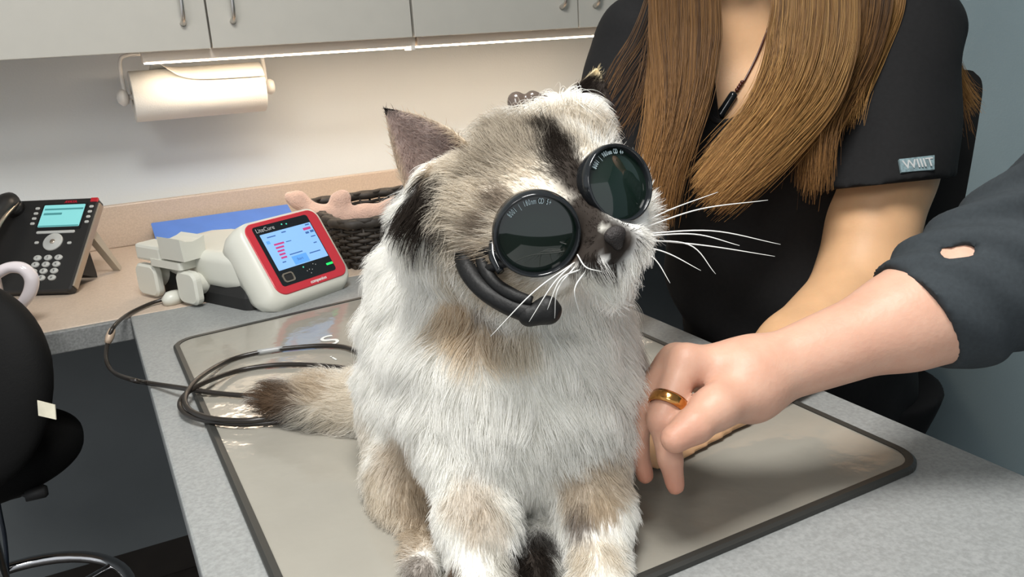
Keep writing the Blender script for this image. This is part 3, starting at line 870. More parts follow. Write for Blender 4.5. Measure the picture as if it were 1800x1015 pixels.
# ================================================================== BLACK STOOL (left)
sc = np.array([-0.235, 1.67, 0.0])
e = empty('drafting_stool', sc, 'black padded stool with chrome foot ring tucked under the left counter', 'stool')
SZ = 0.735
bdn = 1.36
bk = [ell(at(-60, 700, bdn), (0.150, 0.045, 0.185), [right, fwd, down]), ell(at(-40, 640, bdn + 0.02), (0.115, 0.04, 0.135), [right, fwd, down])]
V, Q = sdf_mesh([ell(at(-78, 690, bdn), (0.155, 0.05, 0.175), [right, fwd, down]), ell(at(-70, 640, bdn), (0.13, 0.045, 0.13), [right, fwd, down])], 0.007, 0.04)
link('backrest', vq_mesh('backrest', smooth_verts(V, Q, 2), Q), STOOLM, e)
sp = at(-60, 800, 1.52)
V, Q = sdf_mesh([ell(sp, (0.190, 0.17, 0.055)), ell(sp + np.array([0, 0, -0.025]), (0.185, 0.165, 0.045))], 0.007, 0.03)
link('seat', vq_mesh('seat', smooth_verts(V, Q, 2), Q), STOOLM, e)
scx, scy, scz = sp
link('back_bar', tube_mesh(catmull([at(-95, 760, bdn + 0.05), at(-100, 830, bdn + 0.06), sp + np.array([-0.02, -0.1, -0.06]), sp + np.array([0, 0, -0.06])], 6), 0.014, 10), BLACKP, e)
link('gas_post', lathe_mesh([(0.025, 0.08), (0.025, 0.40), (0.017, 0.40), (0.017, scz - 0.04)], 20, Matrix.Translation((scx, scy, 0))), CHROME, e)
link('mechanism', box_mesh(scx - 0.08, scx + 0.08, scy - 0.06, scy + 0.06, scz - 0.085, scz - 0.05, 0.008), BLACKM, e)
lv_ = at(84, 862, 1.47)
lev = link('lever', tube_mesh(np.array([sp + np.array([0.05, -0.02, -0.07]), lv_ + np.array([-0.03, 0, 0])]), 0.006, 8), BLACKM, e)
link('lever_knob', tube_mesh(np.array([lv_ + np.array([-0.035, 0.0, 0]), lv_ + np.array([-0.005, 0, 0]), lv_]), [0.011, 0.012, 0.008], 10), BLACKM, lev)
fz = 0.33
ringp = [(scx + 0.215 * math.cos(t), scy + 0.215 * math.sin(t), fz) for t in np.linspace(0, 2 * math.pi, 48, endpoint=False)]
fr = link('foot_ring', tube_mesh(ringp, 0.0125, 12, closed=True), CHROME, e)
for k in range(3):
    t = 2 * math.pi * k / 3 + 0.5
    link('ring_spoke', tube_mesh(np.array([(scx + 0.02 * math.cos(t), scy + 0.02 * math.sin(t), fz), (scx + 0.212 * math.cos(t), scy + 0.212 * math.sin(t), fz)]), 0.007, 8), CHROME, fr)
for k in range(5):
    t = 2 * math.pi * k / 5 + 0.2
    tip = np.array([scx + 0.27 * math.cos(t), scy + 0.27 * math.sin(t), 0.07])
    lg = link('base_leg', tube_mesh(np.array([(scx, scy, 0.10), (scx + 0.14 * math.cos(t), scy + 0.14 * math.sin(t), 0.09), tip]), [0.022, 0.018, 0.014], 8), BLACKP, e)
    link('caster', lathe_mesh([(0, -0.018), (0.020, -0.018), (0.026, -0.012), (0.026, 0.012), (0.020, 0.018), (0, 0.018)], 16, frame((tip[0], tip[1], 0.027), (math.cos(t), math.sin(t), 0), (0, 0, 1), (math.sin(t), -math.cos(t), 0))), BLACKM, lg)
tq = [at(x, y, 1.3) for x, y in ((66, 704), (97, 712), (99, 738), (68, 731))]
nq = -fwd * 0.001
link('care_tag', loft_mesh([[p + nq for p in tq], [p - nq for p in tq]]), STICK, e)

# blue lead hanging under the counter
hang = [at(-12, 840, 1.75), at(0, 900, 1.74), at(9, 950, 1.75), at(13, 1015, 1.77), at(10, 1100, 1.85)]
o = link('power_lead', tube_mesh(catmull(hang, 6), 0.004, 8), mat('navy_lead', (0.012, 0.02, 0.035), 0.4))
tag(o, 'thin dark blue lead hanging down beneath the left counter by the stool', 'cable')

# ================================================================== BLACK CHAIR behind the woman
e = empty('tall_chair', (1.34, 1.14, 0.0), 'tall black chair standing behind the woman against the right wall', 'chair')
cdp = 1.42
cb = [at(x, y, cdp) for x, y in ((1560, 120), (1690, 122), (1716, 130), (1727, 150), (1722, 200), (1700, 330), (1672, 470), (1640, 640), (1480, 640), (1480, 130))]
cb = [np.array(p) for p in cb]
L_f = catmull(cb, 4, closed=True)
link('backrest', loft_mesh([L_f + fwd * 0.0, L_f + fwd * 0.012, L_f + fwd * 0.035, L_f + fwd * 0.045]), STOOLM, e)
link('seat', box_mesh(1.17, 1.54, 0.97, 1.36, 0.40, 0.455, 0.02, 3), STOOLM, e)
for (x, y) in ((1.20, 1.00), (1.51, 1.00), (1.20, 1.33), (1.51, 1.33)):
    link('leg', tube_mesh(np.array([(x, y, 0.405), (x, y, 0.001)]), 0.014, 10), BLACKP, e)
for (pxx, xx) in ((1500, 1.20), (1575, 1.33)):
    link('back_post', tube_mesh(catmull([(xx, 1.02, 0.43), (xx, 0.985, 0.50), at(pxx, 690, 1.45), at(pxx, 600, 1.45)], 6), 0.013, 10), BLACKP, e)

# ================================================================== THE CAT
def sm(x, a, b):
    t = np.clip((x - a) / (b - a), 0, 1); return t * t * (3 - 2 * t)

HS = np.array([0.97158162, -0.05616304, 0.22994535])     # head sideways (towards the right lens)
HF = np.array([-0.13361363, -0.93200591, 0.33691597])    # out of the face
HU = np.array([-0.1953882, 0.3580652, 0.91302397])       # up between the ears
HO = EYE + np.array([0.34067493, 0.5981072, -0.1447071])
hk = 1.067
def hd_(s, f, u): return HO + (HS * s + HF * f + HU * u) * hk
AX = [HS, HF, HU]
cat_prims = [
    # trunk
    cone(at(845, 400, 0.86), at(852, 540, 0.88), 0.078, 0.110), cone(at(852, 540, 0.88), at(848, 730, 0.90), 0.110, 0.124),
    cone(at(848, 730, 0.90), at(845, 800, 0.89), 0.124, 0.105),
    cone(at(915, 550, 0.79), at(905, 690, 0.79), 0.092, 0.106), cone(at(905, 690, 0.79), at(880, 765, 0.785), 0.106, 0.064),
    # neck
    cone(hd_(0, -0.02, -0.01), at(890, 520, 0.80), 0.056, 0.080),
    # haunches and hind feet
    (ell(at(725, 860, 0.84), (0.045, 0.07, 0.062), [right, fwd, down]), 0.03), (ell(at(1020, 850, 0.84), (0.042, 0.07, 0.062), [right, fwd, down]), 0.03),
    (cone(at(735, 960, 0.78), at(748, 1015, 0.715), 0.024, 0.021), 0.02),
    (cone(at(968, 925, 0.775), at(950, 968, 0.727), 0.026, 0.021), 0.012), (cone(at(950, 968, 0.727), at(942, 1015, 0.694), 0.020, 0.016), 0.012),
    # front legs and paws
    (cone(at(1018, 770, 0.755), at(1046, 900, 0.715), 0.044, 0.029), 0.02), (cone(at(1046, 900, 0.715), at(1054, 1020, 0.68), 0.029, 0.0225), 0.015),
    (ell(at(1055, 1054, 0.664), (0.026, 0.034, 0.017), [right, [fwd[0], fwd[1], 0] / np.linalg.norm(fwd[:2]), [0, 0, 1]]), 0.012),
    (cone(at(832, 790, 0.745), at(840, 915, 0.705), 0.045, 0.031), 0.02), (cone(at(840, 915, 0.705), at(848, 1030, 0.675), 0.031, 0.0235), 0.015),
    (ell(at(848, 1066, 0.660), (0.026, 0.034, 0.017), [right, [fwd[0], fwd[1], 0] / np.linalg.norm(fwd[:2]), [0, 0, 1]]), 0.012),
    # tail
    (cone(at(720, 730, 0.96), at(640, 712, 0.985), 0.040, 0.032), 0.02), (cone(at(640, 712, 0.985), at(560, 704, 1.0), 0.030, 0.027), 0.01), (cone(at(560, 704, 1.0), at(480, 704, 1.01), 0.027, 0.017), 0.01),
    (cone(hd_(-0.034, -0.010, 0.028), at(785, 335, 0.715), 0.038, 0.027), 0.03),
    (cone(hd_(0.032, -0.012, 0.028), at(1018, 232, 0.740), 0.034, 0.020), 0.03),
    (cone(hd_(-0.040, 0.0, -0.010), at(795, 400, 0.700), 0.040, 0.030), 0.03), (cone(at(795, 400, 0.70), at(765, 410, 0.735), 0.032, 0.026), 0.03),
    (cone(at(895, 262, 0.735), at(985, 222, 0.745), 0.024, 0.024), 0.04),
    # head
    ell(hd_(0, -0.012, 0.010), np.array((0.061, 0.068, 0.054)) * hk, AX),
    (cone(hd_(-0.034, 0.020, -0.022), hd_(-0.030, 0.035, -0.025), 0.036, 0.030), 0.03), (cone(hd_(0.034, 0.020, -0.022), hd_(0.030, 0.035, -0.025), 0.036, 0.030), 0.03),
    (cone(hd_(0, 0.045, 0.004), hd_(0, 0.078, -0.026), 0.022, 0.014), 0.02),
    (ell(hd_(-0.014, 0.072, -0.040), np.array((0.018, 0.018, 0.015)) * hk, AX), 0.01), (ell(hd_(0.014, 0.072, -0.040), np.array((0.018, 0.018, 0.015)) * hk, AX), 0.01),
    (ell(hd_(0, 0.060, -0.058), np.array((0.018, 0.018, 0.013)) * hk, AX), 0.012),
]
GOG_L, GOG_R = at(944, 413, 0.612), at(1086, 323, 0.640)
CAM_NL, CAM_NR = (0.13, 0.36, -0.92), (0.48, -0.10, -0.87)
GOG_NL, GOG_NR = unit(R @ np.array(CAM_NL)), unit(R @ np.array(CAM_NR))
def lens_cut(c_, n_, r_):
    def f(X, Y, Z):
        h_ = (X - c_[0]) * n_[0] + (Y - c_[1]) * n_[1] + (Z - c_[2]) * n_[2]
        q2 = np.sqrt(np.maximum((X - c_[0]) ** 2 + (Y - c_[1]) ** 2 + (Z - c_[2]) ** 2 - h_ ** 2, 0))
        return -np.maximum(np.maximum(q2 - r_, -(h_ + 0.012)), h_ - 0.06).astype(np.float32)
    return f
V, Q = sdf_mesh(cat_prims, 0.0045, 0.035, cuts=[lambda X, Y, Z: (MATZ + 0.0015) - Z + 0 * X, lens_cut(GOG_L, GOG_NL, 0.0335), lens_cut(GOG_R, GOG_NR, 0.0320)])
V = smooth_verts(V, Q, 2)
catN = vnormals(V, Q)
cat = empty('cat', (0.28, 0.62, MATZ), 'fluffy white cat with tortie face wearing goggles sitting on the grey mat', 'cat')
cat_me = vq_mesh('body', V, Q)
catV, catQ = V, Q
bvh = BVHTree.FromPolygons([tuple(v) for v in V], [tuple(int(i) for i in q) for q in Q])
eyeV = Vector(EYE)
def hit(px, py, tree=None):
    d = Vector(unit(ray(px, py)))
    r = (tree or bvh).ray_cast(eyeV, d)
    return np.array(r[0]) if r[0] is not None else at(px, py, 0.85)

WHT = (0.965, 0.955, 0.915); CRM = (0.74, 0.67, 0.56); TAN = (0.55, 0.45, 0.33); GTN = (0.42, 0.36, 0.28)
DRK = (0.030, 0.024, 0.020); BRN = (0.15, 0.10, 0.065); ORT = (0.62, 0.48, 0.31); LGY = (0.58, 0.56, 0.50)
blobs = [
    # head
    (890, 290, 190, CRM, 0.85), (930, 370, 150, CRM, 0.5), (790, 330, 90, CRM, 0.9), (1010, 215, 50, CRM, 0.9), (1045, 205, 30, TAN, 0.6), (890, 255, 80, GTN, 0.75), (850, 300, 40, GTN, 0.6), (950, 235, 45, GTN, 0.6),
    (905, 325, 40, CRM, 0.8), (955, 300, 30, CRM, 0.7), (835, 365, 62, CRM, 0.85), (795, 400, 45, CRM, 0.8),
    (725, 300, 38, DRK, 0.9), (700, 340, 34, DRK, 0.95), (745, 345, 52, DRK, 1.0), (722, 320, 36, DRK, 1.0), (745, 318, 34, DRK, 1.0), (738, 300, 26, BRN, 0.9), (765, 292, 24, TAN, 0.8), (718, 360, 34, DRK, 1.0), (735, 385, 36, DRK, 1.0), (762, 402, 30, DRK, 0.9),
    (900, 212, 45, GTN, 0.7), (945, 205, 30, CRM, 0.7), (965, 236, 30, DRK, 0.9), (985, 262, 36, DRK, 1.0), (1003, 292, 38, DRK, 1.0), (1018, 325, 42, DRK, 1.0), (1030, 365, 42, DRK, 1.0), (1035, 400, 40, DRK, 1.0),
    (1040, 238, 34, CRM, 0.95), (1060, 262, 26, WHT, 0.6), (1020, 250, 24, CRM, 0.6),
    (880, 352, 28, BRN, 0.7), (855, 400, 24, BRN, 0.7), (870, 470, 45, TAN, 0.8), (845, 450, 22, BRN, 0.8),
    (1055, 420, 50, DRK, 1.0), (1015, 440, 36, DRK, 0.95), (1084, 425, 46, DRK, 1.0), (1075, 445, 30, DRK, 1.0), (1040, 440, 38, DRK, 1.0), (990, 440, 26, DRK, 0.8), (1000, 470, 22, BRN, 0.6), (1060, 402, 9, LGY, 1.0),
    (1035, 510, 34, WHT, 0.95), (1068, 490, 16, WHT, 0.9), (1000, 508, 24, LGY, 0.9), (1060, 458, 9, WHT, 0.8), (985, 480, 16, CRM, 0.8),
    # throat
    (800, 545, 48, ORT, 0.75), (850, 590, 52, ORT, 0.65), (905, 600, 40, CRM, 0.8), (850, 530, 30, BRN, 0.55), (815, 500, 30, TAN, 0.6), (770, 470, 30, CRM, 0.8),
    # flanks and legs
    (640, 780, 70, CRM, 0.5), (700, 850, 90, TAN, 0.62), (680, 920, 80, CRM, 0.6), (745, 880, 60, TAN, 0.75), (730, 950, 55, TAN, 0.8), (820, 880, 50, TAN, 0.5), (860, 920, 40, TAN, 0.45),
    (757, 932, 19, BRN, 0.95), (768, 955, 20, BRN, 0.95), (782, 982, 20, BRN, 0.95), (798, 1006, 20, BRN, 0.95), (735, 1000, 30, BRN, 0.7), (700, 985, 22, BRN, 0.5),
    (870, 985, 36, LGY, 0.8), (845, 1000, 24, WHT, 0.7), (900, 1010, 22, BRN, 0.55),
    (1030, 860, 58, TAN, 0.8), (1080, 830, 50, TAN, 0.7), (1020, 915, 34, BRN, 0.7), (1060, 890, 30, TAN, 0.9), (1050, 985, 52, CRM, 0.9), (1060, 1010, 30, WHT, 0.7),
    (940, 985, 44, DRK, 1.0), (938, 1012, 44, DRK, 1.0), (955, 955, 30, DRK, 0.9), (720, 800, 60, TAN, 0.4), (650, 860, 50, CRM, 0.7),  # DRK: dark hind-foot fur, with the shadow between the legs painted in
    # tail
    (600, 700, 70, CRM, 0.8), (540, 680, 50, TAN, 0.8), (500, 700, 42, BRN, 0.85), (470, 705, 40, BRN, 1.0), (545, 735, 30, LGY, 0.6),
]
bl_c = np.array([hit(b[0], b[1]) for b in blobs])
bl_r = np.array([b[2] for b in blobs]) * np.linalg.norm(bl_c - EYE, axis=1) / FOC
ph = rng.uniform(0, 6.28, (6, 3)); fr_ = rng.normal(0, 1, (6, 3)) * 90
def wob(P):
    return sum(np.sin(P @ fr_[i] + ph[i][0]) for i in range(6)) / 6.0
def cat_color(P, jitter=0.0):
    c = np.tile(np.array(WHT), (len(P), 1))
    w = wob(P)
    for i, b in enumerate(blobs):
        d = np.linalg.norm(P - bl_c[i], axis=1) * (1 + 0.34 * w)
        if jitter: d = d + rng.normal(0, jitter, len(P)) * bl_r[i]
        a = (1 - sm(d, bl_r[i] * 0.55, bl_r[i] * 1.25)) * b[4]
        c = c * (1 - a[:, None]) + np.array(b[3]) * a[:, None]
    return c
ca = cat_me.color_attributes.new('tint', 'FLOAT_COLOR', 'POINT')
ca.data.foreach_set('color', np.concatenate([cat_color(V) * 0.95, np.ones((len(V), 1))], 1).astype(np.float32).ravel())
body_o = link('body', cat_me, EARM, cat)

# nose leather
V2, Q2 = sdf_mesh([ell(hd_(0, 0.0925, -0.030), np.array((0.0085, 0.005, 0.006)) * hk, AX), (ell(hd_(0, 0.090, -0.036), np.array((0.004, 0.004, 0.005)) * hk, AX), 0.004)], 0.0014, 0.004)
link('nose', vq_mesh('nose', smooth_verts(V2, Q2, 1), Q2), NOSEM, cat)

# ears: cupped leaves with an outer edge, an inner edge and a tip
def ear(name, outer, inner, tip, bow_o, bow_i, open_dir, cup, colf):
    outer, inner, tip = (np.asarray(p, float) for p in (outer, inner, tip))
    nu, nv = 13, 15; front, back = [], []
    od = unit(open_dir)
    for j in range(nv):
        v = j / (nv - 1)
        eo = outer * (1 - v) + tip * v + bow_o * 4 * v * (1 - v)
        ei = inner * (1 - v) + tip * v + bow_i * 4 * v * (1 - v)
        for i in range(nu):
            u = i / (nu - 1)
            w = np.linalg.norm(ei - eo)
            p = eo * (1 - u) + ei * u - od * cup * w * (1 - (2 * u - 1) ** 2)
            front.append(p)
    front = np.array(front)
    th = 0.0016
    n = nu * nv
    back = front - od * th
    faces = []
    for j in range(nv - 1):
        for i in range(nu - 1):
            a, b, c, d = j * nu + i, j * nu + i + 1, (j + 1) * nu + i + 1, (j + 1) * nu + i
            faces.append((a, b, c, d)); faces.append((a + n, d + n, c + n, b + n))
    for j in range(nv - 1):
        for i in (0, nu - 1):
            a, d = j * nu + i, (j + 1) * nu + i
            faces.append((a, d, d + n, a + n))
    for i in range(nu - 1):
        faces.append((i, i + 1, i + 1 + n, i + n))
    allv = np.vstack([front, back])
    me = mesh_from(name, allv, faces)
    fix_normals(me)
    uv = np.array([[(i / (nu - 1)), (j / (nv - 1))] for j in range(nv) for i in range(nu)])
    col = np.vstack([colf(uv, True), colf(uv, False)])
    c = me.color_attributes.new('tint', 'FLOAT_COLOR', 'POINT')
    c.data.foreach_set('color', np.concatenate([col, np.ones((len(col), 1))], 1).astype(np.float32).ravel())
    o = link(name, me, EARM, cat)
    return o, front, back, uv, od
def mixc(a, b, t): return np.array(a) * (1 - t[:, None]) + np.array(b) * t[:, None]
def ear_l_col(uv, front):
    c = np.tile(np.array((0.58, 0.48, 0.44) if front else (0.30, 0.22, 0.13)), (len(uv), 1))
    c = mixc(c, (0.20, 0.15, 0.14), sm(uv[:, 0], 0.45, 0.95) * (1 - sm(uv[:, 1], 0.15, 0.55)) * 0.9) if front else c
    edge = np.maximum(1 - uv[:, 0] * 9, (uv[:, 0] - 0.88) * 9)
    c = mixc(c, (0.62, 0.52, 0.38), np.clip(edge, 0, 1) * 0.85)
    return mixc(c, (0.015, 0.013, 0.012), sm(uv[:, 1], 0.88, 0.93))
def ear_r_col(uv, front):
    c = np.tile(np.array((0.05, 0.036, 0.034) if front else (0.26, 0.20, 0.10)), (len(uv), 1))
    c = mixc(c, DRK, sm(uv[:, 1], 0.45, 0.6) * 0.9)
    return mixc(c, (0.72, 0.60, 0.38), sm(uv[:, 1], 0.83, 0.9))
earL = ear('ear', at(712, 335, 0.735), at(838, 272, 0.690), at(676, 190, 0.722), right * -0.002, right * 0.010 - down * 0.006, -fwd * 0.9 + right * 0.25 + down * 0.2, 0.26, ear_l_col)
earR = ear('ear', at(962, 206, 0.735), at(1075, 235, 0.735), at(1050, 120, 0.765), -right * 0.004 + down * 0.002, right * 0.006, -fwd * 0.55 + right * 0.8, 0.30, ear_r_col)

# ------------------------------------------------------------------ fur strands on the body
def sample_surface(V, Q, n, wfun):
    T = np.vstack([Q[:, [0, 1, 2]], Q[:, [0, 2, 3]]])
    a, b, c = V[T[:, 0]], V[T[:, 1]], V[T[:, 2]]
    area_ = np.linalg.norm(np.cross(b - a, c - a), axis=1) / 2
    w = area_ * wfun((a + b + c) / 3)
    i = rng.choice(len(T), n, p=w / w.sum())
    r1, r2 = np.sqrt(rng.random(n)), rng.random(n)
    W = np.stack([1 - r1, r1 * (1 - r2), r1 * r2], 1)
    N = vnormals(V, Q)
    P = (V[T[i]] * W[:, :, None]).sum(1); Nn = (N[T[i]] * W[:, :, None]).sum(1)
    return P, Nn / (np.linalg.norm(Nn, axis=1)[:, None] + 1e-9)

NOSE = hd_(0, 0.095, -0.036)
TAIL0, TAIL1 = at(660, 715, 0.98), at(470, 704, 1.01)
def regions(P):
    q = (P - HO) @ np.stack([HS, HF, HU], 1) / hk
    dh = np.sqrt((q[:, 0] / 0.085) ** 2 + ((q[:, 1] + 0.0) / 0.105) ** 2 + ((q[:, 2] - 0.005) / 0.078) ** 2)
    head = 1 - sm(dh, 0.9, 1.08)
    ax = unit(TAIL1 - TAIL0); t = (P - TAIL0) @ ax
    rt = np.linalg.norm(P - TAIL0 - t[:, None] * ax, axis=1)
    tail = sm(t, -0.03, 0.01) * (1 - sm(rt, 0.05, 0.07))
    leg = 1 - sm(P[:, 2], MATZ + 0.055, MATZ + 0.15)
    leg = leg * (1 - tail) * (1 - head)
    return q, head, tail, leg
def dens(P):
    q, head, tail, leg = regions(P)
    front = sm((P - at(870, 600, 0.88)) @ (-fwd), -0.06, 0.0)
    return 0.35 + 0.9 * front + 2.2 * head + 0.5 * tail + 0.8 * leg
NF = 190000
P, N = sample_surface(catV, catQ, NF, dens)
q, head, tail, leg = regions(P)
dn = np.linalg.norm(P - NOSE, axis=1)
muz = 1 - sm(dn, 0.030, 0.060)
earroot = np.minimum(np.linalg.norm(P - at(755, 305, 0.72), axis=1), np.linalg.norm(P - at(1030, 225, 0.75), axis=1) + 0.016)
earroot = 1 - sm(earroot, 0.028, 0.06)
L = 0.036 * (1 - head) * (1 - tail) + head * (0.006 + 0.014 * sm(dn, 0.05, 0.13)) + 0.030 * tail
cheek = head * sm(np.abs(q[:, 0]), 0.035, 0.06) * (1 - sm(q[:, 2], 0.0, 0.03))
L += cheek * 0.008
L *= (1 - 0.62 * earroot) * (1 - 0.45 * muz)
L = L * (1 - 0.62 * leg)
L *= rng.uniform(0.7, 1.25, NF)
G = np.array([0, 0, -1.0])
comb = np.tile(G, (NF, 1)) - np.array([0, 0, 0]) 
comb = comb + 0.25 * (P - at(880, 600, 0.84)) / 0.15
hc = (P - NOSE) / dn[:, None]
tc_ = np.tile(unit(TAIL1 - TAIL0) + np.array([0, 0, -0.1]), (NF, 1))
comb = comb * (1 - head - tail)[:, None] + hc * head[:, None] * 1.2 + tc_ * tail[:, None] * 1.2
comb = comb - N * (comb * N).sum(1)[:, None]
comb /= np.linalg.norm(comb, axis=1)[:, None] + 1e-9
# slow swirls so that tufts part
sw = np.stack([np.sin(P @ fr_[i] * 0.5 + ph[i][1]) for i in range(3)], 1) * 0.35
jit = rng.normal(0, 0.19, (NF, 3))
lift = (0.62 - 0.30 * head - 0.15 * leg)[:, None]
d0 = N * lift + comb * 0.75 + sw * 0.5 + jit
d0 /= np.linalg.norm(d0, axis=1)[:, None]
d1 = comb * 0.95 + N * 0.10 + sw * 0.6 + jit * 1.3 + G * 0.15 * (1 - head)[:, None]
d1 /= np.linalg.norm(d1, axis=1)[:, None]
ts = np.linspace(0, 1, 6)
root = P - N * 0.001
pts = root[:, None, :] + L[:, None, None] * (d0[:, None, :] * (ts - 0.5 * ts ** 2)[None, :, None] + d1[:, None, :] * (0.5 * ts ** 2)[None, :, None])
# clumping
nc = 6000
ci = rng.choice(NF, nc, replace=False)
kd = KDTree(nc)
for a_, i_ in enumerate(ci): kd.insert(tuple(P[i_]), a_)
kd.balance()
own = np.array([ci[kd.find(tuple(p))[1]] for p in P])
offs = pts[own] - root[own][:, None, :]
clw = (0.42 * (1 - head) + 0.25 * head)[:, None, None] * (ts ** 1.3)[None, :, None]
target = root[own][:, None, :] + offs
pts = pts * (1 - clw) + (target * 0.85 + (root[:, None, :] + offs) * 0.15) * clw
nc2 = 900
ci2 = rng.choice(NF, nc2, replace=False)
kd2 = KDTree(nc2)
for a_, i_ in enumerate(ci2): kd2.insert(tuple(P[i_]), a_)
kd2.balance()
own2 = np.array([ci2[kd2.find(tuple(p))[1]] for p in P])
tip2 = pts[own2]
cl2 = (0.34 * (1 - head) * (1 - leg))[:, None, None] * (ts ** 1.8)[None, :, None]
pts = pts * (1 - cl2) + tip2 * cl2
pts[:, :, 2] = np.maximum(pts[:, :, 2], MATZ + 0.0008)
colr = cat_color(P, 0.10)
colr *= rng.uniform(0.90, 1.06, (NF, 1))
# forehead ticking
tick = head * (rng.random(NF) < 0.22) * sm(q[:, 2], 0.0, 0.03)
colr = colr * (1 - 0.55 * tick[:, None])
colr = np.clip(colr, 0, 0.98)
# keep strands clear of the lenses and the nose
keep = (dn > 0.016)
for c_, n_, r_ in ((GOG_L, GOG_NL, 0.034), (GOG_R, GOG_NR, 0.033)):
    rel = pts - c_; hh = rel @ n_; rr2 = np.linalg.norm(rel - hh[:, :, None] * n_, axis=2)
    keep &= ~((hh > -0.012) & (hh < 0.05) & (rr2 < r_)).any(1)
rad = (0.00018 - 0.00004 * head)[:, None] * np.array([1, 1, 0.95, 0.8, 0.55, 0.2])[None, :]
strands('fur', pts[keep], rad[keep], colr[keep], FURM, cat)

# short fur of the ears
ep, er, ec = [], [], []
for (o, front, back, uv, od), nstr, colf, side in ((earL, 5000, ear_l_col, 1), (earR, 4000, ear_r_col, 1)):
    nu, nv = 13, 15
    F3 = front.reshape(nv, nu, 3); B3 = back.reshape(nv, nu, 3)
    u = rng.random(nstr); v = 1 - np.sqrt(rng.random(nstr)); v = np.clip(v, 0, 0.985)
    isf = rng.random(nstr) < 0.55
    i = np.minimum((u * (nu - 1)).astype(int), nu - 2); j = np.minimum((v * (nv - 1)).astype(int), nv - 2)
    fu, fv = (u * (nu - 1) - i)[:, None], (v * (nv - 1) - j)[:, None]
    S3 = lambda A: (A[j, i] * (1 - fu) + A[j, i + 1] * fu) * (1 - fv) + (A[j + 1, i] * (1 - fu) + A[j + 1, i + 1] * fu) * fv
    Pf, Pb = S3(F3), S3(B3)
    p = np.where(isf[:, None], Pf, Pb)
    nn = np.where(isf[:, None], od[None], -od[None])
    tipdir = F3[-1, 0] - p; tipdir /= np.linalg.norm(tipdir, axis=1)[:, None] + 1e-6
    inward = unit(F3[0, 0] - F3[0, -1])
    d = nn * 0.35 + tipdir * np.where(isf, 0.25, 0.8)[:, None] + np.where(isf, 0.8, 0.0)[:, None] * inward[None] * (0.5 - rng.random(nstr))[:, None] * 0.8 + rng.normal(0, 0.15, (nstr, 3))
    edge = (u < 0.06) | (u > 0.94)
    d /= np.linalg.norm(d, axis=1)[:, None]
    Ls = np.where(isf, 0.009, 0.006) * rng.uniform(0.6, 1.3, nstr) * (1 - 0.4 * v)
    t4 = np.linspace(0, 1, 6)
    ep.append(p[:, None, :] + d[:, None, :] * (Ls[:, None] * t4[None])[:, :, None] + tipdir[:, None, :] * (0.3 * Ls[:, None] * t4[None] ** 2)[:, :, None])
    uvs = np.stack([u, v], 1)
    c = np.where(isf[:, None], colf(uvs, True), colf(uvs, False)) * rng.uniform(0.75, 1.35, (nstr, 1))
    ec.append(np.clip(c, 0, 0.9))
ep, ec = np.concatenate(ep), np.concatenate(ec)
strands('ear_fur', ep, np.array([1, 1, 0.9, 0.8, 0.5, 0.2]) * 0.00016, ec, FURM, cat)

# ------------------------------------------------------------------ whiskers
wd = 0.615
for w_ in (
    ((1118, 398, 0.66), (1180, 368, 0.655), (1262, 338, 0.65)), ((1125, 403, 0.66), (1230, 368, 0.65), (1350, 352, 0.64)),
    ((1122, 412, 0.66), (1250, 406, 0.65), (1372, 430, 0.64)), ((1120, 416, 0.66), (1220, 412, 0.64), (1300, 432, 0.62)), ((1118, 420, 0.66), (1240, 432, 0.65), (1362, 451, 0.64)),
    ((1112, 424, 0.66), (1210, 430, 0.65), (1258, 482, 0.64)), ((1110, 430, 0.66), (1170, 444, 0.65), (1232, 476, 0.64)), ((1108, 432, 0.66), (1150, 455, 0.65), (1178, 498, 0.64)),
    ((1010, 462, 0.615), (940, 512, 0.60), (862, 592, 0.60)), ((1005, 466, 0.612), (972, 500, 0.60), (930, 566, 0.60)), ((1010, 470, 0.612), (980, 510, 0.60), (975, 560, 0.61)),
    ((1020, 474, 0.61), (985, 492, 0.60), (962, 545, 0.60)), ((1030, 476, 0.61), (1010, 510, 0.60), (1020, 556, 0.61)), ((1015, 448, 0.612), (1030, 470, 0.60), (1058, 478, 0.60)),
):
    P3 = catmull([at(*p) for p in w_], 8)
    link('whisker', tube_mesh(P3, [0.00065, 0.00058, 0.00045, 0.0002], 6), WHISK, cat)

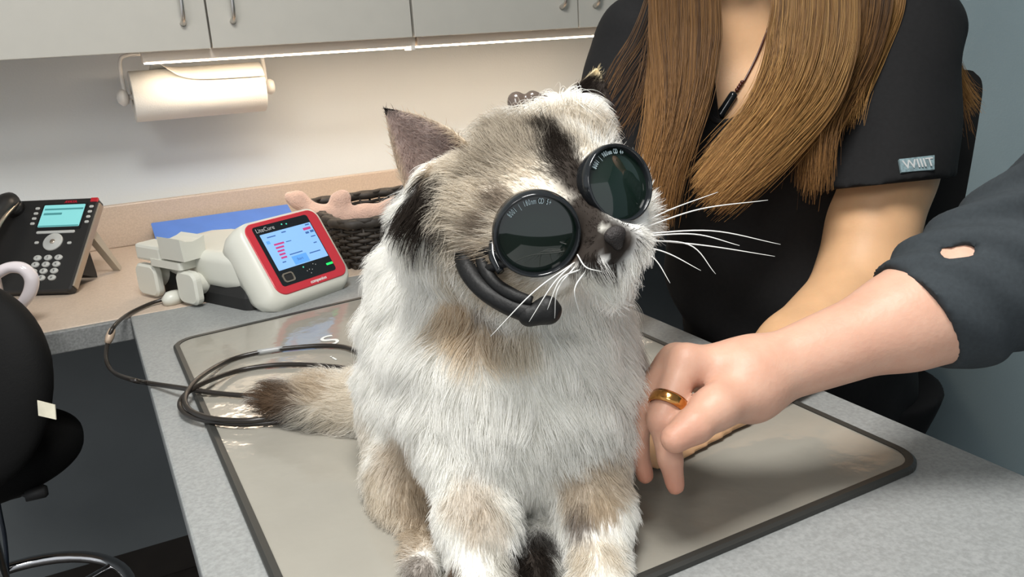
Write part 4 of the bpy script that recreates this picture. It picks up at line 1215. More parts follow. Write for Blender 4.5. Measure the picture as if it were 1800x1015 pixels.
# ================================================================== GOGGLES
gog = empty('cat_goggles', HO + HF * 0.06, 'black cat goggles with two round dark glossy lenses strapped over the cat\'s eyes', 'goggles')
def eyepiece(c, n, r, words, a0, a1, rimside):
    n = unit(R @ np.asarray(n, float))
    lx = unit(right - n * (right @ n)); ly = np.cross(n, lx)
    Fm = frame(c, lx, ly, n)
    k = r / 0.0335
    rim = link('lens_rim', lathe_mesh([(0.0315 * k, -0.016), (0.0335 * k, -0.010), (0.0345 * k, -0.002), (0.0335 * k, 0.0035), (0.0325 * k, 0.0048), (0.0312 * k, 0.0042), (0.0306 * k, 0.001), (0.0306 * k, -0.004)], 48, Fm), BLACKG, gog)
    link('lens', lathe_mesh([(0, 0.0038), (0.008 * k, 0.0035), (0.016 * k, 0.0025), (0.024 * k, 0.0008), (0.0308 * k, -0.0010)], 48, Fm), LENS, rim)
    link('cup', lathe_mesh([(0.0312 * k, -0.012), (0.030 * k, -0.020), (0.0275 * k, -0.030), (0.026 * k, -0.036), (0.024 * k, -0.036), (0.029 * k, -0.014)], 40, Fm), SKIRT, rim)
    # printed ring of lettering
    bm = bmesh.new(); R0 = 0.0252 * k
    for i, ch in enumerate(words):
        if ch == ' ': continue
        a = math.radians(a0 + (a1 - a0) * i / (len(words) - 1))
        pos = Vector((R0 * math.cos(a), R0 * math.sin(a), 0.0022))
        lf = Matrix.Translation(pos) @ Matrix.Rotation(a - math.pi / 2, 4, 'Z') @ Matrix.Rotation(math.radians(-6), 4, 'X') @ Matrix.Diagonal((0.52, 1, 1, 1))
        tm = text_mesh(ch, 0.0060 * k, lf, 0.00012, align='CENTER', bold=0.00003)
        bm.from_mesh(tm); bpy.data.meshes.remove(tm)
    me = bpy.data.meshes.new('lettering'); bm.to_mesh(me); bm.free()
    me.transform(Fm)
    link('lettering', me, LENSINK, rim)
    return Fm
FL = eyepiece(GOG_L, CAM_NL, 0.0322, '8001 | 180nm OD 5+', 142, 70, 0)
FR = eyepiece(GOG_R, CAM_NR, 0.0305, '8001 | 980nm OD 4+', 158, 82, 0)
# bridge with ribs
for k_, (dy, rr_) in enumerate(((-14, 0.0032), (-2, 0.0042), (12, 0.0042), (26, 0.0036))):
    a, b = at(1000 + dy * 0.5, 385 + dy, 0.632), at(1040 + dy * 0.5, 358 + dy, 0.645)
    mid = (a + b) / 2 - fwd * 0.004
    link('bridge', tube_mesh(catmull([a, mid, b], 6), rr_, 8), RUBBER, gog)
# padded gasket under the left eyepiece with end block, side tabs and head strap
gp = [at(*p) for p in ((828, 428, 0.672), (816, 450, 0.662), (824, 478, 0.648), (846, 507, 0.636), (880, 531, 0.628), (915, 546, 0.624), (942, 553, 0.622))]
gas = link('gasket', tube_mesh(catmull(gp, 8), [0.0065, 0.008, 0.0075, 0.007, 0.007, 0.0075, 0.008], 14), RUBBER, gog)
g2 = [at(*p) for p in ((842, 440, 0.655), (850, 470, 0.642), (872, 500, 0.630), (905, 520, 0.622), (935, 530, 0.62))]
link('gasket_rib', tube_mesh(catmull(g2, 8), [0.004, 0.005, 0.005, 0.004], 10), RUBBER, gas)
g3 = [at(*p) for p in ((866, 425, 0.640), (868, 452, 0.634), (880, 478, 0.626))]
link('gasket_rib', tube_mesh(catmull(g3, 8), [0.003, 0.004, 0.003], 10), BLACKG, gas)
V2, Q2 = sdf_mesh([cone(at(930, 555, 0.622), at(962, 549, 0.622), 0.0085, 0.0085), (cone(at(962, 540, 0.622), at(966, 548, 0.622), 0.0085, 0.008), 0.006), (cone(at(974, 545, 0.62), at(980, 543, 0.62), 0.0028, 0.0028), 0.003)], 0.0015, 0.006)
link('chin_block', vq_mesh('chin_block', smooth_verts(V2, Q2, 1), Q2), RUBBER, gas)
for a, b in (((830, 445, 0.655), (882, 438, 0.632)), ((845, 478, 0.642), (890, 462, 0.626))):
    link('side_tab', tube_mesh(np.array([at(*a), at(*b)]), 0.0035, 8), RUBBER, gog)
# strap: from both cups round behind the head, with a cord toggle on top
stp = [at(826, 430, 0.672), hd_(-0.068, -0.01, -0.02), hd_(-0.060, -0.055, -0.005), hd_(0, -0.083, 0.005), hd_(0.060, -0.055, -0.005), hd_(0.066, 0.0, -0.012), at(1112, 330, 0.69)]
link('strap', tube_mesh(catmull(stp, 8), 0.005, 8), RUBBER, gog)
top = [hd_(0, -0.083, 0.005), hd_(-0.004, -0.072, 0.045), at(930, 205, 0.765), at(930, 184, 0.748)]
link('top_strap', tube_mesh(catmull(top, 6), 0.0035, 8), RUBBER, gog)
V2, Q2 = sdf_mesh([cone(at(908, 178, 0.745), at(909, 184, 0.745), 0.0085, 0.0085), (cone(at(936, 173, 0.745), at(960, 180, 0.745), 0.0070, 0.0055), 0.004), (cone(at(914, 182, 0.745), at(944, 181, 0.745), 0.0038, 0.0038), 0.004)], 0.0015, 0.004)
link('cord_toggle', vq_mesh('toggle', smooth_verts(V2, Q2, 1), Q2), mat('brown_gloss_plastic', (0.10, 0.075, 0.06), 0.2, coat=0.4), gog)

# ================================================================== WOMAN IN BLACK SCRUBS
def cam_ell(px, py, d, rx, rf, rz): return ell(at(px, py, d), (rx, rf, rz), [right, fwd, down])
def half(p, n):
    p = np.asarray(p, float); n = unit(n)
    return lambda X, Y, Z: (X - p[0]) * n[0] + (Y - p[1]) * n[1] + (Z - p[2]) * n[2]
def joined(name, V1, V2, m, parent): ...
wom = empty('person', (0.98, 0.98, 0.0), 'person with long brown hair in black V-neck scrubs holding the cat from behind', 'person')
shL, elL, wrL = at(1585, 75, 1.235), at(1515, 500, 1.15), at(1235, 775, 0.925)
shR, elR, wrR = at(1125, 95, 1.25), at(1065, 440, 1.22), at(985, 600, 1.03)
hipz = 0.86
hipc = at(1430, 640, 1.36)
body = [
    # head, neck, shoulders and chest
    cam_ell(1300, -215, 1.17, 0.076, 0.092, 0.112), (cam_ell(1300, -150, 1.10, 0.045, 0.04, 0.05), 0.03),
    (cone(at(1298, -195, 1.075), at(1297, -172, 1.062), 0.009, 0.013), 0.012),
    (cone(at(1280, -143, 1.08), at(1316, -143, 1.08), 0.007, 0.007), 0.008),
    (cam_ell(1203, -205, 1.19, 0.012, 0.02, 0.03), 0.01), (cam_ell(1397, -205, 1.19, 0.012, 0.02, 0.03), 0.01),
    cone(at(1308, -130, 1.20), at(1318, 40, 1.235), 0.052, 0.060),
    cone(at(1200, 70, 1.24), at(1440, 60, 1.24), 0.070, 0.070),
    (cone(shR, at(1200, 60, 1.24), 0.058, 0.060), 0.05), (cone(shL, at(1440, 60, 1.24), 0.060, 0.060), 0.05),
    cam_ell(1330, 200, 1.26, 0.155, 0.098, 0.15), cam_ell(1365, 440, 1.29, 0.145, 0.10, 0.17), cam_ell(1420, 640, 1.35, 0.16, 0.115, 0.12),
    # her left arm
    (cone(shL, at(1548, 300, 1.175), 0.062, 0.072), 0.03), (cone(at(1548, 300, 1.175), elL, 0.072, 0.058), 0.02),
    (cone(elL, at(1400, 620, 1.06), 0.056, 0.050), 0.03), (cone(at(1400, 620, 1.06), wrL, 0.050, 0.0285), 0.02),
    # her right arm goes round behind the cat
    (cone(shR, elR, 0.058, 0.046), 0.03), (cone(elR, wrR, 0.045, 0.028), 0.03),
]
def hand_prims(w, mcps, tips, rmcp=0.0125, rtip=0.0085, thumb=None):
    out = []
    for (m_, pip, dip, tip) in tips:
        out += [(cone(w, m_, 0.021, rmcp), 0.014), (cone(m_, pip, rmcp, rmcp * 0.86), 0.006), (cone(pip, dip, rmcp * 0.86, rmcp * 0.78), 0.004), (cone(dip, tip, rmcp * 0.78, rtip), 0.004)]
    return out
# left hand: flat on the mat, fingers under the cat's elbow
hl_ = []
for k, (a, b, c, d) in enumerate((((1170, 795, .882), (1135, 815, .86), (1118, 828, .85), (1102, 838, .845)), ((1160, 785, .895), (1122, 800, .875), (1104, 812, .865), (1088, 820, .86)),
                                  ((1155, 775, .91), (1115, 787, .895), (1098, 795, .885), (1082, 803, .88)), ((1155, 765, .925), (1122, 772, .915), (1106, 778, .91), (1092, 784, .905)))):
    hl_.append(tuple(at(*p) for p in (a, b, c, d)))
body += hand_prims(wrL, None, hl_, 0.0115, 0.0080)
body += [(cone(at(1225, 790, 0.90), at(1185, 818, 0.865), 0.018, 0.012), 0.012), (cone(at(1185, 818, 0.865), at(1155, 832, 0.85), 0.012, 0.009), 0.004)]
# right hand on the cat's back
hr_ = [tuple(at(*p) for p in f_) for f_ in (((965, 640, 1.02), (930, 660, 1.02), (910, 675, 1.025), (895, 690, 1.03)), ((955, 625, 1.03), (915, 640, 1.035), (895, 655, 1.04), (880, 668, 1.045)), ((955, 612, 1.045), (915, 620, 1.05), (895, 632, 1.055), (880, 645, 1.06)), ((960, 600, 1.055), (928, 605, 1.065), (910, 615, 1.07), (898, 625, 1.075)))]
body += hand_prims(wrR, None, hr_, 0.0115, 0.008)
body += [(cone(wrR, at(985, 655, 1.0), 0.018, 0.011), 0.012), (cone(at(985, 655, 1.0), at(965, 685, 1.0), 0.011, 0.009), 0.004)]
V, Q = sdf_mesh(body, 0.0052, 0.03, cuts=[lambda X, Y, Z: np.where((X < 0.757) & (Y > 0.1) & (Y < 1.6), (MATZ + 0.001) - Z, -1.0)])
wV, wQ = smooth_verts(V, Q, 2), Q
link('body', vq_mesh('body', wV, wQ), SKIN1, wom)
wtree = BVHTree.FromPolygons([tuple(v) for v in wV], [tuple(int(i) for i in q) for q in wQ])
# face
for sx_ in (-1, 1):
    ec_ = at(1298 + sx_ * 38, -205, 1.083)
    link('eye', lathe_mesh([(0, 0.012), (0.006, 0.0105), (0.0105, 0.006), (0.012, 0), (0.0105, -0.006), (0, -0.012)], 16, frame(ec_, right, -down, -fwd)), mat('eye_white', (0.7, 0.68, 0.64), 0.2), wom)

# scrub top
hemL = at(1548, 325, 1.165); axL = unit(hemL - shL)
hemR = at(1085, 330, 1.24); axR = unit(hemR - shR)
def wrinkle(X, Y, Z):
    a = X * 0.6 - Y * 0.5 + Z * 0.9
    b = X * 0.9 + Y * 0.3 - Z * 0.5
    return (0.0022 * np.sin(a * 55 + 2.5 * np.sin(b * 17)) + 0.0016 * np.sin(b * 43 + 3 * np.sin(a * 13)) + 0.003 * np.sin((X - Y) * 21 + Z * 30)).astype(np.float32)
tor = [
    cone(at(1195, 78, 1.24), at(1450, 62, 1.24), 0.078, 0.080), (cone(at(1125, 95, 1.25), at(1195, 75, 1.24), 0.070, 0.078), 0.05), (cone(shL, at(1450, 62, 1.24), 0.078, 0.080), 0.05),
    cam_ell(1335, 200, 1.255, 0.172, 0.108, 0.15), (cam_ell(1255, 290, 1.20, 0.075, 0.06, 0.075), 0.07), (cam_ell(1400, 285, 1.20, 0.075, 0.06, 0.075), 0.07),
    cam_ell(1368, 430, 1.285, 0.175, 0.118, 0.20), cam_ell(1408, 630, 1.33, 0.166, 0.122, 0.13), (cone(at(1400, 560, 1.32), at(1422, 690, 1.37), 0.150, 0.148), 0.05),
]
vp = [at(x, y, 1.0) for x, y in ((1238, -60), (1246, 60), (1252, 130), (1254, 205), (1266, 214), (1300, 200), (1335, 130), (1362, 60), (1400, -60))]
vpx = np.array([(1232, -90), (1246, 40), (1251, 130), (1253, 204), (1264, 214), (1300, 202), (1335, 135), (1362, 60), (1410, -90)], float)
ctr = vpx.mean(0)
def neck_cut(X, Y, Z):
    # V-shaped opening: prism along the chest normal, in front of the neck
    dx, dy, dz = X - EYE[0], Y - EYE[1], Z - EYE[2]
    cz = dx * fwd[0] + dy * fwd[1] + dz * fwd[2]
    px = CX + FOC * (dx * right[0] + dy * right[1] + dz * right[2]) / cz
    py = CY + FOC * (dx * down[0] + dy * down[1] + dz * down[2]) / cz
    m = np.full(np.broadcast(px, py).shape, -1e9, np.float32)
    n = len(vpx)
    for i in range(n):
        a, b = vpx[i], vpx[(i + 1) % n]; e_ = b - a; nn_ = np.array([e_[1], -e_[0]]) / np.linalg.norm(e_)
        if nn_ @ (ctr - a) > 0: nn_ = -nn_
        m = np.maximum(m, (px - a[0]) * nn_[0] + (py - a[1]) * nn_[1])
    inside = m * cz / FOC
    return -np.maximum(inside, cz - 1.30).astype(np.float32)
nk0, nk1 = at(1308, -130, 1.20), at(1320, 55, 1.245)
shirtcuts = [neck_cut, half(hipc + np.array([0, 0, -0.10]), (0, 0, -1)),
             lambda X, Y, Z: -prim_eval(cone(nk0, nk1, 0.056, 0.066), X, Y, Z).astype(np.float32),
             lambda X, Y, Z: np.where(Z > TOP - 0.045, 0.7605 - X, -1.0)]
V, Q = sdf_mesh(tor, 0.006, 0.045, cuts=shirtcuts, noise=wrinkle)
parts_ = [(smooth_verts(V, Q, 1), Q)]
def sleeve(sh, hem, r0, r1, inner, lslope):
    ax_ = unit(hem - sh)
    vv = unit(hem - EYE); cn = np.cross(vv, lslope); cn = cn if cn @ ax_ > 0 else -cn
    cut = [half(hem, cn), lambda X, Y, Z: np.where(((X - hem[0]) * ax_[0] + (Y - hem[1]) * ax_[1] + (Z - hem[2]) * ax_[2]) > -0.03, -prim_eval(cone(sh, hem + ax_ * 0.05, inner, inner), X, Y, Z), -1.0).astype(np.float32)]
    V, Q = sdf_mesh([cone(sh - ax_ * 0.01, hem + ax_ * 0.06, r0, r1)], 0.0055, 0.03, cuts=cut, noise=lambda X, Y, Z: wrinkle(X, Y, Z) * 0.6)
    return smooth_verts(V, Q, 1), Q
parts_.append(sleeve(shL, hemL, 0.084, 0.096, 0.0775, right * 195 - down * 20))
parts_.append(sleeve(shR, hemR, 0.076, 0.084, 0.066, right))
off, VV, QQ = 0, [], []
for v, q_ in parts_:
    VV.append(v); QQ.append(q_ + off); off += len(v)
VV, QQ = np.vstack(VV), np.vstack(QQ)
top_o = link('scrub_top', vq_mesh('scrub_top', VV, QQ), SCRUB, wom)
stree = BVHTree.FromPolygons([tuple(v) for v in VV], [tuple(int(i) for i in q) for q in QQ])
# neckband edging of the V
nb = []
for (x, y) in ((1249, 70), (1251, 130), (1252, 178), (1254, 203), (1264, 213), (1283, 209), (1301, 200), (1320, 165), (1337, 130), (1355, 78)):
    nb.append(hit(x + (-3 if x < 1260 else 3), y + 3, stree) - fwd * 0.001)
link('neckband', tube_mesh(catmull(nb, 5), 0.0035, 8), SCRUB, top_o)
# woven patch on the sleeve
pq = [hit(x, y, stree) - fwd * 0.0035 for x, y in ((1578, 281), (1640, 274), (1640, 299), (1582, 304))]
px_, py_ = unit(pq[1] - pq[0]), unit(pq[0] - pq[3]); pn_ = unit(np.cross(px_, py_)); py_ = np.cross(pn_, px_)
patch = link('woven_patch', loft_mesh([[p + pn_ * 0.0006 for p in pq], [p - pn_ * 0.003 for p in pq]]), PATCHM, top_o)
link('lettering', text_mesh('WIIIT', 0.017, frame(pq[3] + px_ * 0.005 + py_ * 0.004 + pn_ * 0.0009, px_, py_, pn_), 0.0002, bold=0.0002), GREYINK, patch)
# trousers and shoes
fl_, frt = np.array([0.93, 1.06, 0.0]), np.array([1.03, 0.86, 0.0])
legs = []
for f_, sgn in ((fl_, -1), (frt, 1)):
    h0 = hipc + right * 0.085 * sgn
    legs += [cone(h0, np.array([f_[0], f_[1], 0.5]) , 0.105, 0.075), cone(np.array([f_[0], f_[1], 0.5]), np.array([f_[0] + 0.02, f_[1], 0.06]), 0.075, 0.058)]
legs += [cone(hipc - right * 0.07, hipc + right * 0.07, 0.13, 0.13)]
V, Q = sdf_mesh(legs, 0.008, 0.04, cuts=[half((0, 0, 0.045), (0, 0, -1)), half((0.762, 0, 0), (-1, 0, 0)), half((0, 0, hipc[2] - 0.03), (0, 0, 1))])
link('trousers', vq_mesh('trousers', smooth_verts(V, Q, 2), Q), PANTS, wom)
for f_ in (fl_, frt):
    tdir = unit([-0.75, -0.66, 0]); side = np.array([-tdir[1], tdir[0], 0])
    V, Q = sdf_mesh([ell(f_ + np.array([0.02, 0, 0.045]) + tdir * 0.0, (0.055, 0.042, 0.05), [tdir, side, [0, 0, 1]]), ell(f_ + tdir * 0.08 + np.array([0.02, 0, 0.03]), (0.10, 0.045, 0.035), [tdir, side, [0, 0, 1]])], 0.006, 0.03, cuts=[half((0, 0, 0.001), (0, 0, -1))])
    link('shoe', vq_mesh('shoe', smooth_verts(V, Q, 1), Q), SHOE, wom)

# ------------------------------------------------------------------ her hair
def lock(ctrl, n, half_w, half_t, cols, taper=0.25, frizz=0.010, nclump=40, rad=0.00028, k=22, trim=0.25):
    """ctrl: (px, py, depth) guide; half_w in photo pixels at each control point"""
    C = catmull([at(*c) for c in ctrl], 10)
    s = np.linspace(0, 1, len(C)); tt = np.linspace(0, 1, k)
    G_ = np.stack([np.interp(tt, s, C[:, i]) for i in range(3)], 1)
    T = np.gradient(G_, axis=0); T /= np.linalg.norm(T, axis=1)[:, None]
    Wd = np.cross(T, fwd[None]); Wd /= np.linalg.norm(Wd, axis=1)[:, None]
    Dd = np.cross(Wd, T)
    hw_ = np.interp(tt, np.linspace(0, 1, len(half_w)), half_w) / FOC * np.mean([c[2] for c in ctrl])
    a = rng.uniform(-1, 1, n); b = rng.uniform(-1, 1, n) * np.sqrt(1 - a ** 2)
    cl = rng.uniform(-1, 1, nclump); own_ = np.abs(a[:, None] - cl[None]).argmin(1)
    pull = 0.55 * tt[None, :] ** 0.7
    aw = a[:, None] * (1 - pull) + cl[own_][:, None] * pull
    wv = (np.sin(tt[None] * rng.uniform(3, 7, (nclump, 1)) + rng.uniform(0, 6.28, (nclump, 1))) * 0.10)[own_]
    aw = aw + wv * tt[None] + rng.normal(0, 0.05, (n, 1)) * tt[None]
    end = 1 - trim * rng.random(n) ** 2
    P_ = G_[None] + Wd[None] * (aw * hw_[None])[:, :, None] - Dd[None] * 0 + (-fwd)[None, None] * (b[:, None, None] * half_t)
    P_ = P_ + rng.normal(0, frizz, (n, 1, 3)) * (tt ** 2)[None, :, None]
    # shorten
    idx = end[:, None] * tt[None] * (k - 1); i0 = np.minimum(idx.astype(int), k - 2); fr2 = (idx - i0)[:, :, None]
    r_ = np.arange(n)[:, None]
    P_ = P_[r_, i0] * (1 - fr2) + P_[r_, i0 + 1] * fr2
    cc = np.array(cols); w_ = rng.random((n, 1)) * 0.45 + rng.random((nclump, 1))[own_] * 0.55
    f = w_ * (len(cc) - 1); j0 = np.minimum(f.astype(int), len(cc) - 2)[:, 0]
    col = cc[j0] * (1 - (f - j0[:, None])) + cc[j0 + 1] * (f - j0[:, None])
    R_ = rad * np.interp(tt, [0, 0.6, 1], [1, 0.9, 0.35])
    return P_, np.tile(R_, (n, 1)), col
HD, HB, HG, HL_ = (0.028, 0.013, 0.005), (0.095, 0.044, 0.014), (0.22, 0.108, 0.032), (0.40, 0.225, 0.075)
locks = [
    # the lock that falls straight beside the goggles
    lock([(1215, -150, 1.09), (1203, -40, 1.085), (1204, 60, 1.08), (1200, 150, 1.07), (1185, 230, 1.06), (1165, 300, 1.055), (1145, 385, 1.05)], 5200, [55, 62, 60, 46, 29, 17, 6], 0.016, [HD, HB, HG, HB, HG, HB], nclump=70, trim=0.32),
    lock([(1170, -100, 1.12), (1165, 40, 1.12), (1163, 150, 1.10), (1156, 250, 1.08), (1140, 340, 1.07)], 900, [30, 24, 22, 16, 8], 0.01, [HB, HG, HL_], nclump=24, trim=0.3),
    # the big curved lock over her left chest
    lock([(1400, -150, 1.10), (1432, -30, 1.095), (1430, 70, 1.085), (1408, 150, 1.075), (1362, 220, 1.065), (1308, 278, 1.06), (1248, 338, 1.06)], 7200, [60, 76, 78, 68, 52, 42, 26], 0.018, [HB, HG, HG, HL_, HB, HG], nclump=90, trim=0.34),
    lock([(1500, -120, 1.15), (1520, -20, 1.14), (1510, 70, 1.125), (1480, 150, 1.11), (1440, 230, 1.095), (1428, 330, 1.09)], 1700, [45, 52, 42, 30, 18, 9], 0.012, [HD, HB, HG, HB], nclump=34, trim=0.35),
    lock([(1545, -100, 1.17), (1560, 0, 1.16), (1530, 90, 1.14), (1500, 160, 1.125), (1480, 215, 1.12)], 800, [30, 34, 26, 16, 8], 0.01, [HB, HG, HL_], nclump=20, trim=0.4),
    # strands over the shoulder and down her back
    lock([(1560, -150, 1.24), (1640, -40, 1.26), (1668, 40, 1.28), (1672, 105, 1.29), (1692, 160, 1.30), (1712, 190, 1.31)], 420, [30, 14, 9, 9, 8, 5], 0.008, [HB, HG, HL_], nclump=14, trim=0.4),
    # thin wisps across her right sleeve
    lock([(1180, -60, 1.15), (1150, 60, 1.15), (1110, 130, 1.15), (1075, 190, 1.15), (1050, 230, 1.15)], 90, [30, 40, 40, 36, 30], 0.01, [HD, HB, HG], nclump=14, trim=0.5),
    lock([(1180, -60, 1.15), (1160, 80, 1.14), (1140, 180, 1.13), (1110, 250, 1.13)], 60, [20, 30, 30, 26], 0.01, [HD, HB, HG], nclump=10, trim=0.5),
    # a few loose hairs over her sleeve and the chair
    lock([(1650, 20, 1.25), (1665, 110, 1.27), (1690, 190, 1.29), (1705, 240, 1.30)], 40, [14, 14, 14, 12], 0.006, [HB, HG], nclump=8, trim=0.5),
    # back of the head
    lock([(1300, -330, 1.16), (1180, -250, 1.18), (1175, -100, 1.2), (1200, 20, 1.26)], 2200, [70, 60, 60, 50], 0.05, [HD, HB, HG], nclump=40, trim=0.1),
    lock([(1300, -330, 1.16), (1420, -250, 1.18), (1430, -100, 1.2), (1460, 20, 1.24)], 2200, [70, 60, 60, 60], 0.05, [HD, HB, HG], nclump=40, trim=0.1),
]
hp_, hr2, hc_ = (np.concatenate([l[i] for l in locks]) for i in range(3))
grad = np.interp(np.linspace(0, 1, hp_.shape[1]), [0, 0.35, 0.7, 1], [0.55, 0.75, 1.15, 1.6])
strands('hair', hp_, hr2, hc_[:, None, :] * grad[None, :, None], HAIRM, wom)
V, Q = sdf_mesh([cam_ell(1300, -250, 1.20, 0.086, 0.10, 0.105)], 0.007, 0.02, cuts=[half(at(1300, -215, 1.135), -fwd * 0.8 + down * 0.6)])
capm = mat('brown_hair_cap', HB, 0.5, var=0.3, vscale=120)
link('hair_cap', vq_mesh('hair_cap', smooth_verts(V, Q, 1), Q), capm, wom)

# ------------------------------------------------------------------ her necklace
def chest(px, py, off=0.004): return hit(px, py, wtree) - fwd * off
e = empty('necklace', chest(1300, 150), 'dark beaded cord necklace with black bar pendant on the woman in scrubs', 'necklace')
cp = [at(1385, -70, 1.20), at(1374, -25, 1.185)] + [chest(x, y, 0.003) for x, y in ((1362, 18), (1350, 48), (1330, 98), (1310, 138), (1305, 145))]
link('cord', tube_mesh(catmull(cp, 6), 0.0014, 8), BEADM, e)
for k, (x, y) in enumerate(((1303, 146), (1300, 150.5), (1297, 155), (1294, 159.5))):
    link('bead', lathe_mesh([(0, 0.0030), (0.0021, 0.0021), (0.0030, 0), (0.0021, -0.0021), (0, -0.0030)], 14, frame(chest(x, y, 0.004), right, fwd, down)), BEADM, e)
pa, pb_ = chest(1290, 164, 0.006), chest(1262, 207, 0.007)
link('pendant', tube_mesh(np.array([pa + (pb_ - pa) * t for t in (0, 0.06, 0.16, 0.5, 0.92, 1.0)]), [0.003, 0.0058, 0.0062, 0.0062, 0.0064, 0.0064], 14), BLACKG, e)

# ================================================================== PERSON IN THE CHARCOAL JACKET (arm from the right)
man = empty('person', (1.02, 0.16, 0.0), 'person in charcoal sleeve reaching in from the right toward the cat', 'person')
mS, mE, mW = np.array([0.86, 0.24, 1.43]), at(1800, 455, 0.775), at(1322, 664, 0.745)
mid_f = at(1600, 560, 0.765)
P2 = []
fing = [  # mcp, pip, dip, tip
    ((1206, 638, .738), (1164, 738, .712), (1178, 806, .712), (1187, 854, .716)),
    ((1188, 636, .760), (1124, 718, .735), (1120, 790, .735), (1134, 836, .742)),
    ((1182, 640, .785), (1118, 706, .770), (1104, 765, .772), (1108, 812, .78)),
    ((1180, 652, .808), (1122, 706, .80), (1104, 752, .802), (1102, 790, .81)),
]
for k, f_ in enumerate(fing):
    m_, pi, di, ti = (at(*p) for p in f_)
    r0 = (0.0148, 0.0142, 0.0135, 0.012)[k]
    P2 += [(cone(mW + right * -0.012, m_, 0.022, r0 * 1.05), 0.014), (cone(m_, pi, r0 * 1.05, r0 * 0.88), 0.010), (cone(pi, di, r0 * 0.86, r0 * 0.70), 0.005), (cone(di, ti, r0 * 0.70, r0 * 0.56), 0.005)]
# knuckle pads and thumb
P2 += [(cone(at(1312, 692, .730), at(1262, 716, .703), 0.023, 0.0178), 0.012), (cone(at(1258, 716, .705), at(1222, 748, .69), 0.0175, 0.0148), 0.010), (cone(at(1222, 748, .69), at(1186, 772, .683), 0.0145, 0.0122), 0.006)]
P2 += [(cone(mW, mid_f, 0.0285, 0.041), 0.03), (cone(at(1322, 650, .755), at(1322, 676, .74), 0.024, 0.024), 0.02), (cone(mid_f, at(1690, 517, 0.772), 0.041, 0.052), 0.03), (cone(at(1690, 517, 0.772), mE, 0.052, 0.054), 0.03), (cone(mE, mS, 0.050, 0.058), 0.03)]
V, Q = sdf_mesh(P2, 0.0030, 0.02)
armV, armQ = smooth_verts(V, Q, 2), Q
# torso, neck and head (out of the frame) grow out of the same shoulder
P3 = [cone(mS, mS + np.array([0.10, -0.06, 0.03]), 0.06, 0.07), cone(np.array([0.98, 0.16, 1.45]), np.array([1.02, 0.12, 1.0]), 0.12, 0.14), cone(np.array([0.98, 0.16, 1.48]), np.array([0.95, 0.17, 1.60]), 0.055, 0.055),
      ell((0.93, 0.18, 1.70), (0.10, 0.078, 0.115), [unit((-0.8, 0.6, 0)), unit((0.6, 0.8, 0)), (0, 0, 1)]), (cone(np.array((0.838, 0.25, 1.69)), np.array((0.826, 0.258, 1.67)), 0.009, 0.013), 0.012)]
V, Q = sdf_mesh(P3, 0.008, 0.04)
V3 = smooth_verts(V, Q, 2)
man_me = vq_mesh('body', np.vstack([armV, V3]), np.vstack([armQ, Q + len(armV)]))
RED_ = (0.50, 0.20, 0.13)
spots = []
for f_ in fing:
    m_, pi, di, ti = (at(*p) for p in f_)
    spots += [(ti, 0.034, RED_, 0.85), (pi, 0.022, RED_, 0.45), (m_, 0.026, RED_, 0.30), (di, 0.018, RED_, 0.35)]
spots += [(at(1186, 772, .683), 0.030, RED_, 0.55), (at(1222, 748, .69), 0.02, RED_, 0.3), (at(1236, 694, .715), 0.018, (0.35, 0.14, 0.09), 0.6)]
tint_skin(man_me, np.vstack([armV, V3]), (0.60, 0.365, 0.265), spots)
link('body', man_me, SKIN2, man)
atree = BVHTree.FromPolygons([tuple(v) for v in armV], [tuple(int(i) for i in q) for q in armQ])
# thumbnail side and fingertips
tn = at(1190, 776, .70)
def nail(p, dirv, nrm_, w, l):
    dirv = unit(dirv); nrm_ = unit(nrm_ - dirv * (np.asarray(nrm_) @ dirv)); sd = np.cross(dirv, nrm_)
    L = []
    for r_ in rr_loop(-w / 2, w / 2, -l / 2, l / 2, w * 0.45, 4):
        x, y = r_; L.append(p + sd * x + dirv * y - nrm_ * (x / w * 2) ** 2 * w * 0.18)
    return loft_mesh([[q + nrm_ * 0.0004 for q in L], [q - nrm_ * 0.002 for q in L]])
# sleeve of the jacket with a cut-out thumb loop
cuffc = at(1612, 556, 0.765); cax = unit(at(1612, 556, .765) - at(1800, 466, 0.77))
jk = [cone(cuffc + cax * 0.05, at(1700, 512, 0.772), 0.0520, 0.0590), cone(at(1700, 512, 0.772), mE, 0.0575, 0.064), cone(mE, mS, 0.064, 0.078),
      cone(mS, np.array([0.97, 0.17, 1.45]), 0.085, 0.105), cone(np.array([0.98, 0.16, 1.42]), np.array([1.02, 0.12, 0.92]), 0.15, 0.17), cone(np.array([1.02, 0.12, 1.42]), np.array([1.18, -0.02, 1.38]), 0.10, 0.08)]
slq = np.array([(1652, 437), (1712, 431), (1714, 450), (1656, 457)], float); slc = slq.mean(0)
def slit(X, Y, Z):
    dx, dy, dz = X - EYE[0], Y - EYE[1], Z - EYE[2]
    cz = np.maximum(dx * fwd[0] + dy * fwd[1] + dz * fwd[2], 0.05)
    px = CX + FOC * (dx * right[0] + dy * right[1] + dz * right[2]) / cz
    py = CY + FOC * (dx * down[0] + dy * down[1] + dz * down[2]) / cz
    m = np.full(np.broadcast(px, py).shape, -1e9, np.float32)
    for i in range(4):
        a, b = slq[i], slq[(i + 1) % 4]; e_ = b - a; nn_ = np.array([e_[1], -e_[0]]) / np.linalg.norm(e_)
        if nn_ @ (slc - a) > 0: nn_ = -nn_
        m = np.maximum(m, (px - a[0]) * nn_[0] + (py - a[1]) * nn_[1])
    return -np.maximum(m * cz / FOC, cz - 0.80).astype(np.float32)
cpl, cpn = cuffc, unit(cax + 0.12 * down)
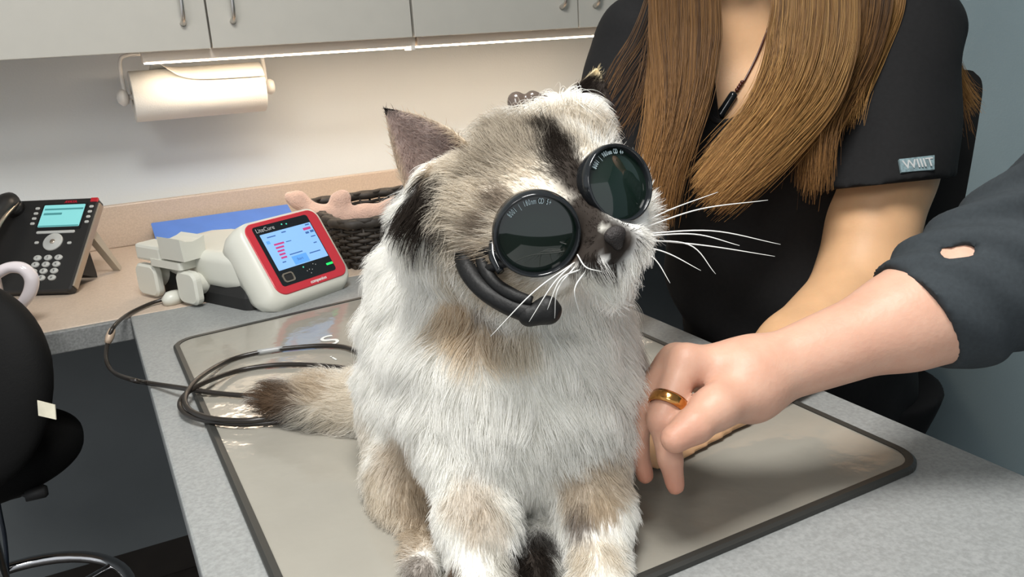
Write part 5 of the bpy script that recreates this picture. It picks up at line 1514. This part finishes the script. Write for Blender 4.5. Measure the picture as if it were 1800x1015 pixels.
inner_cut = lambda X, Y, Z: np.where(((X - cpl[0]) * cax[0] + (Y - cpl[1]) * cax[1] + (Z - cpl[2]) * cax[2]) > -0.03, -prim_eval(cone(cuffc - cax * 0.06, cuffc + cax * 0.05, 0.0455, 0.0440), X, Y, Z), -1.0).astype(np.float32)
def jw(X, Y, Z):
    a = X * 0.75 - Y * 0.2 + Z * 0.75; b = X * 0.3 + Y * 0.9
    near = np.exp(-(((X - mE[0]) ** 2 + (Y - mE[1]) ** 2 + (Z - mE[2]) ** 2) / 0.02))
    return ((0.0012 + 0.0032 * near) * np.sin(a * 150 + 4 * np.sin(b * 30)) + 0.0012 * np.sin(b * 70 + a * 31)).astype(np.float32)
V, Q = sdf_mesh(jk, 0.0045, 0.035, cuts=[half(cpl, cpn), inner_cut, slit], noise=jw)
jv = smooth_verts(V, Q, 1)
jo = link('jacket', vq_mesh('jacket', jv, Q), JACKET, man)
# trousers below the jacket, out of the frame
V, Q = sdf_mesh([cone((0.99, 0.22, 0.92), (0.97, 0.26, 0.08), 0.11, 0.07), cone((1.08, 0.02, 0.92), (1.08, 0.0, 0.08), 0.11, 0.07), ell((0.93, 0.30, 0.05), (0.13, 0.05, 0.05), [unit((-0.8, 0.5, 0)), unit((0.5, 0.8, 0)), (0, 0, 1)]), ell((1.03, 0.04, 0.05), (0.13, 0.05, 0.05), [unit((-0.8, 0.5, 0)), unit((0.5, 0.8, 0)), (0, 0, 1)])], 0.012, 0.04, cuts=[half((0, 0, 0.001), (0, 0, -1))])
link('trousers', vq_mesh('trousers', smooth_verts(V, Q, 2), Q), PANTS, man)
V, Q = sdf_mesh([ell((0.945, 0.165, 1.735), (0.105, 0.086, 0.10), [unit((-0.8, 0.6, 0)), unit((0.6, 0.8, 0)), (0, 0, 1)])], 0.009, 0.02, cuts=[half((0.90, 0.20, 1.73), (-0.7, 0.5, -0.5))])
link('hair', vq_mesh('hair', smooth_verts(V, Q, 1), Q), capm, man)

# ------------------------------------------------------------------ gold ring on the index finger
m_, pi = at(*fing[0][0]), at(*fing[0][1])
ra = unit(pi - m_); rc = m_ + (pi - m_) * 0.74
e = empty('gold_ring', rc, 'wide polished gold ring on a finger of the reaching hand', 'ring')
rx_ = unit(np.cross(ra, fwd)); ry_ = np.cross(ra, rx_)
link('band', lathe_mesh([(0.0153, -0.0052), (0.0168, -0.0052), (0.0175, -0.002), (0.0175, 0.002), (0.0168, 0.0052), (0.0153, 0.0052), (0.0148, 0), (0.0153, -0.0052)], 40, frame(rc, rx_, ry_, ra)), GOLD, e)
